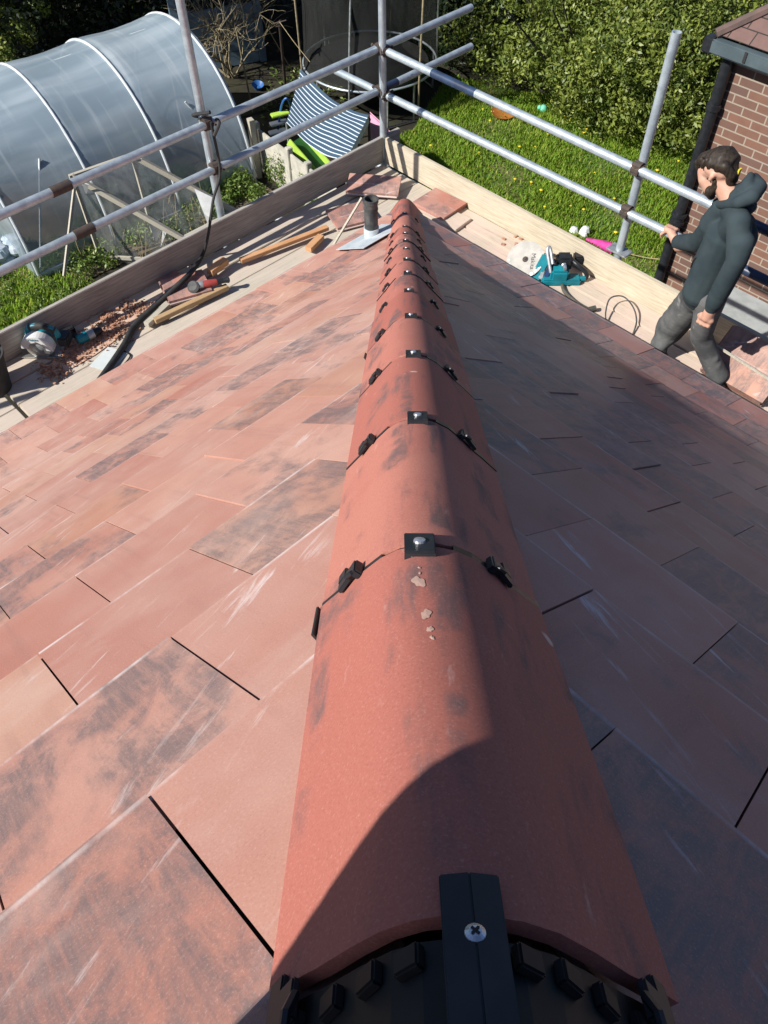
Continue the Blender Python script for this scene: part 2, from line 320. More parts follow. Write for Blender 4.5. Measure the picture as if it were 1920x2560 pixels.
    def ball(s, c, r, n=12, sc=(1, 1, 1)):
        c = Vector(c); vs = []; fs = []; m = n // 2
        for i in range(m + 1):
            ph = math.pi * i / m
            for k in range(n): a = 2 * math.pi * k / n; vs.append(c + Vector((math.sin(ph) * math.cos(a) * sc[0], math.sin(ph) * math.sin(a) * sc[1], math.cos(ph) * sc[2])) * r)
        for i in range(m):
            for k in range(n): k2 = (k + 1) % n; fs.append((i * n + k, (i + 1) * n + k, (i + 1) * n + k2, i * n + k2))
        return s.add(vs, fs)
    def build(s, name, mat, parent=None, smooth=False):
        off = Vector((0, 0, 0))
        if parent is not None:
            q = parent
            while q is not None: off += q.location; q = q.parent
        me = bpy.data.meshes.new(name); me.from_pydata([tuple(Vector(v) - off) for v in s.v], [], s.f); 
        if s.uv:
            l = me.uv_layers.new(name='uv'); l.data.foreach_set('uv', np.array(s.uv, dtype=np.float32).ravel())
        if s.tint and len(s.tint) == len(s.f):
            ca = me.color_attributes.new('tint', 'FLOAT_COLOR', 'CORNER'); arr = []
            for f, t in zip(s.f, s.tint): arr += [(*t, 1.)] * len(f)
            ca.data.foreach_set('color', np.array(arr, dtype=np.float32).ravel())
        me.materials.append(mat); bm = bmesh.new(); bm.from_mesh(me); bmesh.ops.recalc_face_normals(bm, faces=bm.faces[:]); bm.to_mesh(me); bm.free()
        if smooth:
            me.polygons.foreach_set('use_smooth', [True] * len(me.polygons))
            try: me.set_sharp_from_angle(angle=R(38))
            except Exception: pass
        o = bpy.data.objects.new(name, me); col.objects.link(o)
        if parent is not None: o.parent = parent
        return o
def tag(o, label=None, cat=None, group=None, kind=None):
    if label: o['label'] = label
    if cat: o['category'] = cat
    if group: o['group'] = group
    if kind: o['kind'] = kind
    return o
def thing(name, label, cat, loc, group=None):
    o = bpy.data.objects.new(name, None); col.objects.link(o); o.location = loc; o.empty_display_size = .1
    return tag(o, label, cat, group)
def copy_tree(o, parent=None):
    c = o.copy(); col.objects.link(c)
    if parent is not None: c.parent = parent
    for ch in o.children: copy_tree(ch, c)
    return c
def npmesh(name, verts, faces, mat, tint=None, parent=None, smooth=False):   # faces (n,k); tint (n,3) per face
    me = bpy.data.meshes.new(name); nf, k = faces.shape
    off = np.zeros(3)
    if parent is not None: off = np.array(parent.location)
    me.vertices.add(len(verts)); me.vertices.foreach_set('co', (verts - off).astype(np.float32).ravel())
    me.loops.add(nf * k); me.loops.foreach_set('vertex_index', faces.astype(np.int32).ravel())
    me.polygons.add(nf); me.polygons.foreach_set('loop_start', np.arange(0, nf * k, k, dtype=np.int32)); me.polygons.foreach_set('loop_total', np.full(nf, k, dtype=np.int32))
    me.update(calc_edges=True)
    if tint is not None:
        ca = me.color_attributes.new('tint', 'FLOAT_COLOR', 'CORNER'); arr = np.ones((nf, k, 4), np.float32); arr[:, :, :3] = tint[:, None, :]; ca.data.foreach_set('color', arr.ravel())
    me.materials.append(mat); o = bpy.data.objects.new(name, me); col.objects.link(o)
    if smooth: me.polygons.foreach_set('use_smooth', np.ones(nf, bool))
    if parent is not None: o.parent = parent
    return o
def norm(v): return v / np.maximum(np.linalg.norm(v, axis=1, keepdims=True), 1e-9)
def leaves(name, pts, nrm, size, mat, parent=None, jitter=.8, aspect=.42, clump=None):
    n = len(pts); nn = norm(nrm + rng.normal(0, jitter, (n, 3))); t = norm(np.cross(nn, rng.normal(0, 1, (n, 3)))); b = np.cross(nn, t)
    sz = size * rng.uniform(.6, 1.35, (n, 1)); L = t * sz; Bv = b * sz * aspect
    v = np.stack([pts - L * .5, pts + Bv * .5 + nn * sz * .10, pts + L * .5 - nn * sz * .08, pts - Bv * .5 + nn * sz * .10], 1).reshape(-1, 3)
    f = np.arange(n * 4).reshape(n, 4)
    tint = rng.uniform(0, 1, (n, 3))
    if clump is not None: tint[:, 0] = np.clip(tint[:, 0] * .5 + clump * .6, 0, 1)
    return npmesh(name, v, f, mat, tint, parent)
def lump(d):  # cheap smooth pseudo-noise on directions/positions
    return (np.sin(d[:, 0] * 3.1 + 1.3 * np.sin(d[:, 1] * 2.3)) + np.sin(d[:, 1] * 4.3 + 2 + np.sin(d[:, 2] * 3.7)) + np.sin(d[:, 2] * 5.1 + 4 + d[:, 0] * 2.2)) / 3
def crown_pts(blobs, n, shell=.28):
    vol = np.array([b[3] * b[4] + b[4] * b[5] + b[3] * b[5] for b in blobs]); vol = vol / vol.sum(); P = []; Nn = []
    for b, fr in zip(blobs, vol):
        k = int(n * fr); d = norm(rng.normal(0, 1, (k, 3))); c = np.array(b[:3]); rr = np.array(b[3:6])
        rad = 1 - shell * rng.power(2., (k, 1)) * 0 - shell * rng.uniform(0, 1, (k, 1)) ** 1.6
        bump_ = 1 + .13 * lump(d * 2.3 + c)[:, None] + .08 * lump(d * 6 + c)[:, None]
        P.append(c + d * rr * rad * bump_); Nn.append(norm(d / rr))
    return np.concatenate(P), np.concatenate(Nn)
def bez(pts, n=24):   # Catmull-Rom
    pts = [Vector(p) for p in pts]; out = []
    P = [pts[0] * 2 - pts[1]] + pts + [pts[-1] * 2 - pts[-2]]; m = len(pts) - 1; per = max(2, n // m)
    for i in range(m):
        a, b, c, d = P[i:i + 4]
        for k in range(per):
            t = k / per; out.append(.5 * ((2 * b) + (c - a) * t + (2 * a - 5 * b + 4 * c - d) * t * t + (3 * b - a - 3 * c + d) * t ** 3))
    out.append(pts[-1]); return out
#MARK1
# ------------------------------------------------------------------ ground
def sheet(name, poly, z, mat, kind='structure'):
    b = MB(); b.add([(x, y, z) for x, y in poly], [tuple(range(len(poly)))]); return tag(b.build(name, mat), kind=kind)
sheet('ground', [(-400, -400), (400, -400), (400, 400), (-400, 400)], G - .012, m_soil)
LAWN = [(-1.1, 6.0), (-1.0, 9.2), (.2, 10.3), (1.0, 12.6), (3.2, 11.6), (6.2, 9.2), (6.4, 6.4), (5.0, 3.4), (2.2, 3.2)]
sheet('lawn', LAWN, G, m_lawn)
def inside(P, poly):
    c = np.zeros(len(P), bool); j = len(poly) - 1
    for i in range(len(poly)):
        xi, yi = poly[i]; xj, yj = poly[j]
        c ^= ((yi > P[:, 1]) != (yj > P[:, 1])) & (P[:, 0] < (xj - xi) * (P[:, 1] - yi) / (yj - yi + 1e-12) + xi); j = i
    return c
def grass(name, poly, n, hgt, mat, label):
    P = np.array(poly); lo, hi = P.min(0), P.max(0); q = rng.uniform(lo, hi, (int(n * 1.8), 2)); q = q[inside(q, poly)][:n]
    pat = lump(np.c_[q * .9, q[:, :1] * .3]); dens = rng.uniform(0, 1, len(q)) < np.clip(.75 + .5 * pat, .2, 1); q = q[dens]; pat = pat[dens]; n = len(q)
    h = hgt * rng.uniform(.5, 1.3, (n, 1)) * (1 + .35 * pat[:, None]); a = rng.uniform(0, 2 * np.pi, n); wd = .008
    d = np.c_[np.cos(a), np.sin(a), np.zeros(n)]; ln = np.c_[np.cos(a + 1.6), np.sin(a + 1.6), np.zeros(n)] * rng.uniform(.1, .7, (n, 1))
    b = np.c_[q, np.full(n, G - .005)]
    tip = b + np.c_[np.zeros((n, 2)), np.ones((n, 1))] * h + ln * h; mid = b + np.array([0, 0, .55]) * h + ln * h * .3
    v = np.stack([b - d * wd, b + d * wd, mid + d * wd * .8, tip, mid - d * wd * .8], 1).reshape(-1, 3); f = np.arange(n * 5).reshape(n, 5)
    t = rng.uniform(0, 1, (n, 3)); t[:, 0] = np.clip(t[:, 0] * .6 + .4 * (pat * .8 + .4), 0, 1)
    o = npmesh(name, v, f, mat, t); return tag(o, label, 'grass', kind='stuff')
grass('lawn_grass', LAWN, 130000, .085, m_grass, 'green lawn grass growing between the hedge and the scaffold')
# ------------------------------------------------------------------ our house : roof, ridge tiles, vent pipe
house = thing('tiled_house', 'house under the camera with a new red concrete tiled hip roof', 'house', (0, 0, G))
GA = GA_; TN = [.46, .54, .68, .80]; NF = len(TN)
def prof(x):
    z = 0.; x = -x; k = 0
    while x > GA and k < NF: z += TN[k] * GA; x -= GA; k += 1
    return z + x * (TN[k] if k < NF else .8054)
def clip_poly(poly, f):
    out = []
    for i in range(len(poly)):
        p, q = poly[i], poly[(i + 1) % len(poly)]; fp, fq = f(p), f(q)
        if fp >= 0: out.append(p)
        if (fp >= 0) != (fq >= 0): t = fp / (fp - fq); out.append((p[0] + (q[0] - p[0]) * t, p[1] + (q[1] - p[1]) * t))
    return out
def slope(side, name, mat, c_off, label):
    mb = MB(); tw = .308
    for k in range(0, 20):
        e1 = -GA * k + (.0 if k else .012); e0 = e1 - .31; tk = TN[k] if k < NF else .8054; z1 = prof(e1) if k else -.004
        off = c_off[k % 2]
        for j in range(-24, 1):
            c0 = off + j * tw; c1 = c0 + tw; g = rng.uniform(.0008, .0019)
            dz = rng.normal(0, .0011); tilt = rng.normal(0, .0018); en = e1 + rng.normal(0, .0018)
            if c0 < -6.6: continue
            poly = clip_poly([(c0 + g, e0), (c1 - g, e0), (c1 - g, en), (c0 + g, en)], lambda p: p[1] - p[0] - .03)
            if len(poly) < 3: continue
            top = []; bot = []
            for c, e in poly:
                f = (e1 - e) / .31; h = .0255 * (1 - f) + .004 * f + dz + tilt * (c - c0) / tw
                z = z1 + (e1 - e) * tk + h
                P = W(e, c, z) if side == 'L' else W(c, e, z)
                top.append(P); bot.append(P - UP * .019)
            n = len(poly); fs = [tuple(range(n))] + [(i, n + i, n + (i + 1) % n, (i + 1) % n) for i in range(n)]
            uvs = [(c, e * 1.284) for c, e in poly]
            for i in range(n): i2 = (i + 1) % n; uvs += [uvs[i], uvs[i], uvs[i2], uvs[i2]]
            gg = rng.uniform() ** (1.15 if side == 'L' else .6)
            mb.add(top + bot, fs, uvs, (rng.uniform(), gg, rng.uniform()))
    o = mb.build(name, mat, house); o['label'] = label; return o
slope('L', 'roof_slope', m_tileL, (-3.88 + .308 * 12, -3.733 + .308 * 12), 'sunlit tiled roof slope with grey smudges')
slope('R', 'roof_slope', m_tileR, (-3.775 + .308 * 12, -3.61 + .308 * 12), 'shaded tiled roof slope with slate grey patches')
ud = MB()
for i in range(0, 20):
    e1, e0 = -GA * i - .03, -GA * (i + 1) - .03
    for sd in 'LR':
        q = [(e1, e1), (e1, -6.6), (e0, -6.6), (e0, e0)]
        ud.add([W(*(p if sd == 'L' else p[::-1]), prof(p[0]) - .012) for p in q], [(0, 1, 2, 3)])
ud.build('roof_underlay', m_blackm, house)
wl = MB(); wl.add([W(a, b, z) for z in (G, -.05) for a, b in ((-.45, -.45), (-.45, -6.6), (-6.6, -6.6), (-6.6, -.45))], [(0, 1, 5, 4), (1, 2, 6, 5), (2, 3, 7, 6), (3, 0, 4, 7)],
       [(0, 0), (6.15, 0), (6.15, 4.75), (0, 4.75)] * 4); wl.build('wall', m_brick, house)
fs_ = MB(); fs_.beam(W(-.06, -.06, -.12), W(-.06, -6.6, -.12), .02, .16).beam(W(-.06, -.06, -.12), W(-6.6, -.06, -.12), .02, .16); fs_.build('fascia', m_white, house)
# ridge
HS = .5695; AL = math.atan(HS); SP = .4763
def crest(y):
    ymain = -.0897 - HS * y
    return Vector((0, y, max(ymain, prof(y * S) + .085)))
HP = [(.012, -.001), (.034, -.008), (.056, -.023), (.080, -.049), (.108, -.084), (.116, -.092), (.150, -.132)]
PR = [(-x, z) for x, z in HP[::-1]] + HP
def hip_pt(s): return crest(-s * math.cos(AL)) + Vector((.011 * min(1, max(0., (s - 5.75) / .42)), 0, 0))
def frame(s):
    d = (hip_pt(s - .05) - hip_pt(s + .05)).normalized(); n = Vector((1, 0, 0)).cross(d); n = n if n.z > 0 else -n; return d, n
PR = [(x * (.79 if x < 0 else .96), z) for x, z in PR]
def prof_at(x):   # height at lateral x and surface normal
    for (x0, z0), (x1, z1) in zip(PR, PR[1:]):
        if x0 <= x <= x1 + 1e-9:
            t = (x - x0) / (x1 - x0); return z0 + (z1 - z0) * t, Vector((-(z1 - z0), 0, x1 - x0)).normalized()
    return PR[-1][1], Vector((1, 0, 0))
def ridge_sweep(mb, s0, s1, out, thick, tint=None, xr=None, nseg=1, lift=0.):
    pr = [p for p in PR if xr is None or xr[0] <= p[0] <= xr[1]]; n = len(pr); vs = []
    ss = [s0 + (s1 - s0) * i / nseg for i in range(nseg + 1)]
    for s_ in ss:
        _, nn = frame((s0 + s1) / 2); P0, P1 = hip_pt(s0), hip_pt(s1); c = P0 + (P1 - P0) * ((s_ - s0) / (s1 - s0)) + nn * lift
        for k in (0, 1):
            for x, z in pr:
                _, m = prof_at(x); o = out - thick * k
                vs.append(c + Vector((x + m.x * o, 0, 0)) + (UP * z if s_ < S0 - .05 else (UP * .55 + nn * .42) * z) + nn * (m.z * o))
    fs = []
    for i in range(nseg):
        A, B = i * 2 * n, (i + 1) * 2 * n
        for j in range(n - 1): fs += [(A + j, A + j + 1, B + j + 1, B + j), (A + n + j, B + n + j, B + n + j + 1, A + n + j + 1)]
        for j in (0, n - 1): fs.append((A + j, B + j, B + n + j, A + n + j))
    for A in (0, nseg * 2 * n):
        for j in range(n - 1): fs.append((A + j, A + n + j, A + n + j + 1, A + j + 1))
    mb.add(vs, fs, None, tint)
def ridge_pt(s, x, h=0.):
    d, nn = frame(s); z, m = prof_at(x); return hip_pt(s) + Vector((x + m.x * h, 0, 0)) + (UP * z if s < S0 - .05 else (UP * .55 + nn * .42) * z) + nn * (m.z * h), d, (Vector((m.x, 0, 0)) + nn * m.z).normalized()
S0 = 13 * SP
for k in range(13):
    sa, sb = S0 - k * SP, S0 - (k + 1) * SP
    mb = MB(); jl = rng.normal(0, .0025)
    ridge_sweep(mb, sa - .006, sb + .007, jl, .011, (rng.uniform(), rng.uniform(), rng.uniform()), nseg=4)
    rtile = mb.build('ridge_tile', m_ridge, house, smooth=True)
    if k == 12: rtile['label'] = 'last red ridge tile tilted up above the corner of the eaves'
    # dry ridge union strip across the lower joint, and its clips
    st = MB(); ridge_sweep(st, sb + .016, sb - .014, -.003, .012)
    if k < 12: ridge_sweep(st, sb + .0085, sb - .0065, .0022, .008, None, (.02, .2)); ridge_sweep(st, sb + .0045, sb - .004, .0012, .008, None, (-.2, -.03))
    st.build('joint_strip', m_black, rtile)
    if k == 0:
        for s_, x_, r_ in ((sb + .025, -.012, .011), (sb + .058, -.006, .003), (sb + .070, -.006, .003), (sb + .088, -.008, .013), (sb + .150, -.004, .010), (sb + .176, -.002, .006), (sb - .03, .0, .0), (sb + .19, -.001, .004)):
            if r_ == 0: continue
            p, d, n = ridge_pt(s_, x_, jl + .0005); x = n.cross(d); ms = MB(); f_ = random.uniform(0, 6); rim = [p + (x * math.cos(a) * .62 + d * math.sin(a) * 1.1) * r_ * (.75 + .16 * math.sin(2 * a + f_) + .10 * math.sin(5 * a + 2 * f_)) for a in np.linspace(0, 6.283, 29)[:-1]]; ms.add(rim + [p + n * .0004], [(i, (i + 1) % 28, 28) for i in range(28)]); ms.build('mortar_splash', m_splash, rtile)
    if k == 12: continue
    p, d, n = ridge_pt(sb + .004, -.004 if k == 0 else .003, .006); x = n.cross(d).normalized()
    cl = MB(); cl.obox(p + d * -.004, x * .0165, d * .023, n * .002, .0015); cl.obox(p - n * .006 - d * .026, x * .0165, d * .002, n * .006)
    clip = cl.build('clip', m_black, rtile)
    sc = MB(); sc.lathe(p + n * .002 - d * .003, n, [(.0068, 0), (.0064, .0024), (.003, .0036)], 14); sc.build('screw', m_screw, rtile)
    for sg in (-1, 1):
        p, d, n = ridge_pt(sb + .004, sg * (.079 if sg < 0 else .086), .008); x = n.cross(d).normalized()
        c2 = MB(); c2.obox(p, x * .016, d * .011, n * .003, .0015); c2.obox(p - x * .008 * sg + d * .016 + n * .001, x * .008, d * .010, n * .0025, .001)
        c2.obox(p + x * .019 * sg - d * .006 - n * .002, x * .005, d * .014, n * .006, .002); c2.tube([p + x * .022 * sg - d * .012 - n * .004, p + x * .016 * sg - d * .017 + n * .004, p + x * .006 * sg - d * .013 + n * .005], .003, 6)
        c2.build('clip', m_black, rtile)
    if k in (0, 3):
        q0 = ridge_pt(sb + .012, PR[0][0], .002)[0] - UP * .004; q1 = ridge_pt(sb + .075, PR[0][0], .003)[0] - UP * .004
        c3 = MB(); c3.beam(q0, q1, .003, .014, W(.8, 0, .5)); c3.build('clip', m_black, rtile)
# open lower end nearest the camera: exposed union with teeth, crest plate and side clips
un = MB(); ridge_sweep(un, S0 + .16, S0 + .003, -.005, .012)
for x in (-.100, -.076, -.054, -.032, .034, .058, .082, .108):
    p, d, n = ridge_pt(S0 + .014 + .9 * x * x, x, -.002); t = n.cross(d).normalized(); un.obox(p, t * .0088, d * .0075, n * .004, .0015)
union = un.build('ridge_union', m_union, house)
p, d, n = ridge_pt(S0 - .002, .004, .006); x = n.cross(d).normalized()
cl = MB(); cl.obox(p - x * .0085 - d * .022, (x + n * .14).normalized() * .0088, d * .050, n * .002, .001); cl.obox(p + x * .0085 - d * .022, (x - n * .14).normalized() * .0088, d * .050, n * .002, .001)
cl.obox(p - d * .072 - n * .004, x * .017, d * .002, n * .005)
cl.build('clip', m_black, union)
sc = MB(); sc.lathe(p + n * .0015 - d * .012, n, [(.0060, 0), (.0057, .0018), (.0035, .0030), (.0006, .0033)], 18); scw = sc.build('screw', m_screw, union)
cr = MB(); cr.obox(p + n * .0050 - d * .012, (x + d).normalized() * .0028, (x - d).normalized() * .0007, n * .0003); cr.obox(p + n * .0052 - d * .012, (x + d).normalized() * .0007, (x - d).normalized() * .0028, n * .0003); cr.build('screw_recess', m_blackm, union)
for sg in (-1, 1):
    p, d, n = ridge_pt(S0 + .012, sg * (.108 if sg < 0 else .122), .004); t = n.cross(d).normalized()
    c2 = MB(); c2.obox(p - d * .012, t * .008, d * .034, n * .003, .0015); c2.obox(p + t * .014 * sg - d * .002, t * .009, d * .013, n * .003, .0015); c2.tube([p + t * .022 * sg, p + t * .025 * sg - d * .015 + n * .006, p + t * .018 * sg - d * .035 + n * .003], .0032, 6); c2.build('clip', m_black, union)
hm = MB(); ridge_sweep(hm, 8.0, S0 + .07, -.034, .006, nseg=6); hm.build('hip_membrane', m_blackm, house)
m_gr = 0
# soil vent pipe through the left slope near the corner, with lead slate
bp = PZ((929, 597), .12); vp_a, vp_b = -S * bp.x + S * bp.y, S * bp.x + S * bp.y
base = W(vp_a, vp_b, prof(vp_a) - .05)
tp = MB(); tp.pipe(base, base + UP * .365, .047, .040, 24); tp.pipe(base + UP * .345, base + UP * .37, .053, .041, 24); tp.pipe(base + UP * .29, base + UP * .30, .0495, .046, 24)
vent = tp.build('vent_pipe', m_pipe, house, smooth=True)
fl = MB(); fl.pipe(base + UP * .03, base + UP * .155, .053, .0475, 24); fl.build('pipe_collar', m_lead, vent, smooth=True)
ls = MB(); nL = W(math.sin(.42), 0, math.cos(.42))
pts = [(-.16, -.22), (-.16, .17), (.10, .19), (.11, -.24)]
q = [W(vp_a + a, vp_b + b, prof(min(vp_a + a, 0)) + .034 - max(0, vp_a + a) * .5) for a, b in pts]; ls.prism(q, UP * .004); ls.build('lead_flashing', m_lead, vent)
# ------------------------------------------------------------------ scaffold : tubes, couplers and toe boards
sca = thing('scaffold', 'galvanised tube scaffold with toe boards around the roof corner', 'scaffold', W(WA, WB, G))
TR = .029
def rail(p, q, mat=m_galv, r=TR): b = MB(); b.tube([p, q], r, 14); return b.build('guard_rail', mat, sca, smooth=True)
AL_ = WA + .055; BL_ = WB + .045
def ext(p, q, f0, f1): d = q - p; return p + d * f0, p + d * f1
railUL = ext(PA((0, 538), AL_), PA((1178, 19), AL_), -.35, 1); railLL = ext(PA((0, 679), AL_), PA((1178, 116), AL_), -.35, 1)
railUR = ext(PB((963, 126.6), BL_), PB((1781, 512), BL_), 0, 1.9); railLR = ext(PB((840, 177), BL_), PB((1688, 590), BL_), 0, 1.9)
for r_ in (railUL, railLL, railUR, railLR): rail(*r_)
def rail_band(pq, px0, px1, mat, plane, r=.0325):
    f = (lambda q: PA(q, AL_)) if plane == 'A' else (lambda q: PB(q, BL_))
    p, q = f(px0), f(px1); d = (pq[1] - pq[0]).normalized(); p = pq[0] + d * (p - pq[0]).dot(d); q = pq[0] + d * (q - pq[0]).dot(d)
    b = MB(); b.tube([p, q], r, 14); b.build('tube_band', mat, sca, smooth=True)
rail_band(railUR, (1081, 183), (1190, 234), m_blueband, 'B', .0300); rail_band(railLL, (960, 220), (992, 205), m_blueband, 'A', .0300)
rail_band(railUR, (1850, 545), (2000, 616), m_blueband, 'B', .0300); rail_band(railLR, (1850, 668), (2000, 742), m_blueband, 'B', .0300)  # bands colouring the right rail ends dark blue
rail_band(railUL, (128, 482), (176, 461), m_rust, 'A', .0335); rail_band(railLL, (186, 590), (234, 568), m_rust, 'A', .0335)  # dark brown rings added round the left rails
def standard(p, top): b = MB(); b.pipe(Vector((p.x, p.y, G)), Vector((p.x, p.y, top)), TR, TR * .82, 16); return b.build('standard', m_galv, sca, smooth=True)
pL = PA((553, 540), WA + .005 + .10); pC = W(WA + .02, WB + .02); pR = PB((1545, 640), WB + .10)
standard(pL, 1.9); standard(pC, 1.75); topR = PB((1688, 78), WB + .10).z; standard(pR, topR)
for (px_, far) in ((-4.6, 0), (-8, 0)): standard(W(px_, WB + .10), 1.2); standard(W(WA + .1, px_), 1.2)
def coupler(c, axis1, axis2):
    b = MB(); b.pipe(c - Vector(axis1) * .03, c + Vector(axis1) * .03, .043, .030, 14); c2 = c; b.pipe(c2 - Vector(axis2) * .028, c2 + Vector(axis2) * .028, .045, .031, 14)
    s_ = Vector(axis1).cross(Vector(axis2)).normalized(); b.tube([c + s_ * .03, c + s_ * .085], .008, 8); b.lathe(c + s_ * .075, s_, [(.014, 0), (.014, .014)], 6); b.tube([c - s_ * .03 + Vector(axis2) * .03, c - s_ * .07 + Vector(axis2) * .035], .007, 8)
    b.build('coupler', m_rust, sca)
def near(pq, P):     # point of the rail nearest to a standard
    d = (pq[1] - pq[0]); d2 = Vector((d.x, d.y, 0)); t = (Vector((P.x, P.y, 0)) - Vector((pq[0].x, pq[0].y, 0))).dot(d2) / d2.dot(d2); return pq[0] + d * t
for pq, P in ((railUL, pL), (railLL, pL), (railUL, pC), (railLL, pC), (railUR, pC), (railLR, pC), (railUR, pR), (railLR, pR)):
    c = near(pq, P); c = Vector(((c.x + P.x) / 2 * .4 + c.x * .6, (c.y + P.y) / 2 * .4 + c.y * .6, c.z)); coupler(c, UP, (pq[1] - pq[0]).normalized())
# base flange of the right standard sitting on the toe board
b = MB(); b.box((pR.x, pR.y, ZP + .232), (.16, .10, .012), R(-45), .002); b.build('base_plate', m_galvd, sca)
TH = .224
def toe(p, q, mat, t=.034, h=TH): b = MB(); b.beam(p + UP * h / 2, q + UP * h / 2, t, h, UP, .004); return b.build('toe_board', mat, sca)
toe(W(WA + .017, -2.98, ZP - .01), W(WA + .017, WB + .20, ZP + .0), m_toeA)
toe(W(WA + .03, -6.6, ZP - .03), W(WA + .03, -3.02, ZP - .02), m_toeA)
toe(W(WA - .02, WB + .017, ZP), W(-2.15, WB + .017, ZP - .01), m_toeB); toe(W(-2.17, WB + .03, ZP - .012), W(-6.6, WB + .03, ZP - .02), m_toeB)
for t_ in range(-6, 1):   # transoms and ledgers under the boards
    b = MB(); b.tube([W(-.05, t_ * 1.1 - .5, ZP - .075), W(WA + .25, t_ * 1.1 - .5, ZP - .075)], TR, 8); b.build('transom', m_galvd, sca, smooth=True)
    b = MB(); b.tube([W(t_ * 1.1 - .5, -.05, ZP - .075), W(t_ * 1.1 - .5, WB + .25, ZP - .075)], TR, 8); b.build('transom', m_galvd, sca, smooth=True)
for p, q in ((W(WA + .1, -6.6, ZP - .13), W(WA + .1, 1, ZP - .13)), (W(1.2, WB + .1, ZP - .13), W(-6.6, WB + .1, ZP - .13))):
    b = MB(); b.tube([p, q], TR, 8); b.build('ledger', m_galvd, sca, smooth=True)
# scaffold boards: each one lifts off
GRP = 'scaffold boards of the walkway'
def board(p, q, wd, mat, label, dz=0.):
    b = MB(); b.beam(p, q, wd, .036, UP, .004); o = b.build('scaffold_board', mat); tag(o, label, 'scaffold board', GRP); return o
ordn = ['against the eaves', 'second out from the eaves', 'third out from the eaves', 'outermost, along the grey toe board']
bwA = .2105
for i in range(4):
    a = bwA * (i + .5) + .0; z = ZP - .018 + [0, .004, -.003, .002][i]
    board(W(a, -3.07, z), W(a, WB - .01 if i < 3 else WB - .015, z - .002 * i), bwA - .012, m_brdA, 'long dusty board of the left walkway, ' + ordn[i])
    board(W(a - .01, -6.5, z - .006), W(a - .01, -3.095, z - .006), bwA - .012, m_brdA, 'greyer board past the joint at the left edge, ' + ordn[i])
bwB = .198
for i in range(3):
    bb = bwB * (i + .5); z = ZP - .016 + [.002, -.002, .003][i]
    board(W(-.02, bb, z), W(-6.5, bb, z), bwB - .010, m_brdB, 'pink dusted board of the right walkway, ' + ['against the eaves', 'in the middle', 'along the pale toe board'][i])
b = MB(); b.beam(W(.27, .335, ZP + .014), W(-.275, .385, ZP + .014), .20, .028, UP, .003); tag(b.build('scaffold_board', m_brdB), 'short pale offcut board raised on the walkway beside the roof corner', 'board')
# ------------------------------------------------------------------ neighbour house
nh = thing('brick_house', 'red brown brick house with black downpipe and grey gutter beside the hedge', 'house', W(-.8, 3.2, G))
NBW = 3.2; q_ = PB((1837, 184.5), NBW); ca = -S * q_.x + S * q_.y + .05
kb = NBW - .14; q_ = PB((1779, 112), kb - .03); ke = -S * q_.x + S * q_.y; ze = q_.z + .075; ET = ze - .08
wl = MB(); H_ = ET - G
wl.add([W(ca, NBW, G), W(-10, NBW, G), W(-10, NBW, ET), W(ca, NBW, ET)], [(0, 1, 2, 3)], [(0, .02), (10 + ca, .02), (10 + ca, H_ + .02), (0, H_ + .02)])
wl.add([W(ca, NBW, G), W(ca, NBW + 7, G), W(ca, NBW + 7, ET), W(ca, NBW, ET)], [(0, 1, 2, 3)], [(0, .02), (7, .02), (7, H_ + .02), (0, H_ + .02)])
wl.add([W(-10, NBW, G), W(-10, NBW + 7, G), W(-10, NBW + 7, ET), W(-10, NBW, ET)], [(0, 1, 2, 3)], [(0, .02), (7, .02), (7, H_ + .02), (0, H_ + .02)])
wl.build('wall', m_brick, nh)
tp_ = .72
rf = MB(); dpt = 3.4
A0, A1 = W(ke, kb, ze), W(-10.3, kb, ze); B0, B1 = W(ke - dpt, kb + dpt, ze + dpt * tp_), W(-10.3 + dpt, kb + dpt, ze + dpt * tp_); C0 = W(ke, kb + 2 * dpt, ze)
sl_ = dpt * math.hypot(1, tp_)
rf.add([A0, A1, B1, B0], [(0, 1, 2, 3)], [(0, 0), (10.3 + ke, 0), (10.3 + ke - dpt, sl_), (dpt, sl_)])
rf.add([A0, B0, C0], [(0, 1, 2)], [(0, 0), (dpt, sl_), (2 * dpt, 0)])
nroof = rf.build('roof', m_oldtile, nh)
hp = MB(); hp.tube([A0 + UP * .0, B0 + UP * .0], .045, 8); hp.build('hip_capping', m_oldtile if 0 else M('brown hip tile', (.15, .095, .08), (.10, .07, .06), 9, .85), nroof)
gt = MB(); g0, g1 = W(ke - .0, kb - .02, ze - .075), W(-10.3, kb - .02, ze - .075); gt.beam(g0, g1, .085, .11, UP, .012); gt.build('gutter', m_gut, nh)
gl = MB(); gl.beam(W(ke + .03, kb + .02, ze - .085), W(ke + .03, kb + 6.7, ze - .085), .08, .10, UP, .01); gl.box(W(ke + .02, kb - .0, ze - .08), (.11, .11, .12), R(45), .01); gl.build('gutter', m_black, nh)
br = MB(); bk = g0 + (g1 - g0).normalized() * .33; br.obox(bk - DB * .047 + UP * .01, DA * .012, DB * .004, UP * .04); br.build('gutter_bracket', m_blackm, nh)
sf = MB(); sf.add([W(ke, kb, ze - .13), W(-10.3, kb, ze - .13), W(-10.3, NBW, ze - .13), W(ke, NBW, ze - .13)], [(0, 1, 2, 3)]); sf.build('soffit', m_blackm, nh)
dp = MB(); dx = ca + .015; dp.tube([W(dx, NBW - .06, ET - .1), W(dx, NBW - .06, G)], .052, 12)
for z_ in (-.05, -1.15, -2.4): dp.tube([W(dx, NBW - .06, z_), W(dx, NBW - .06, z_ - .05)], .064, 12)
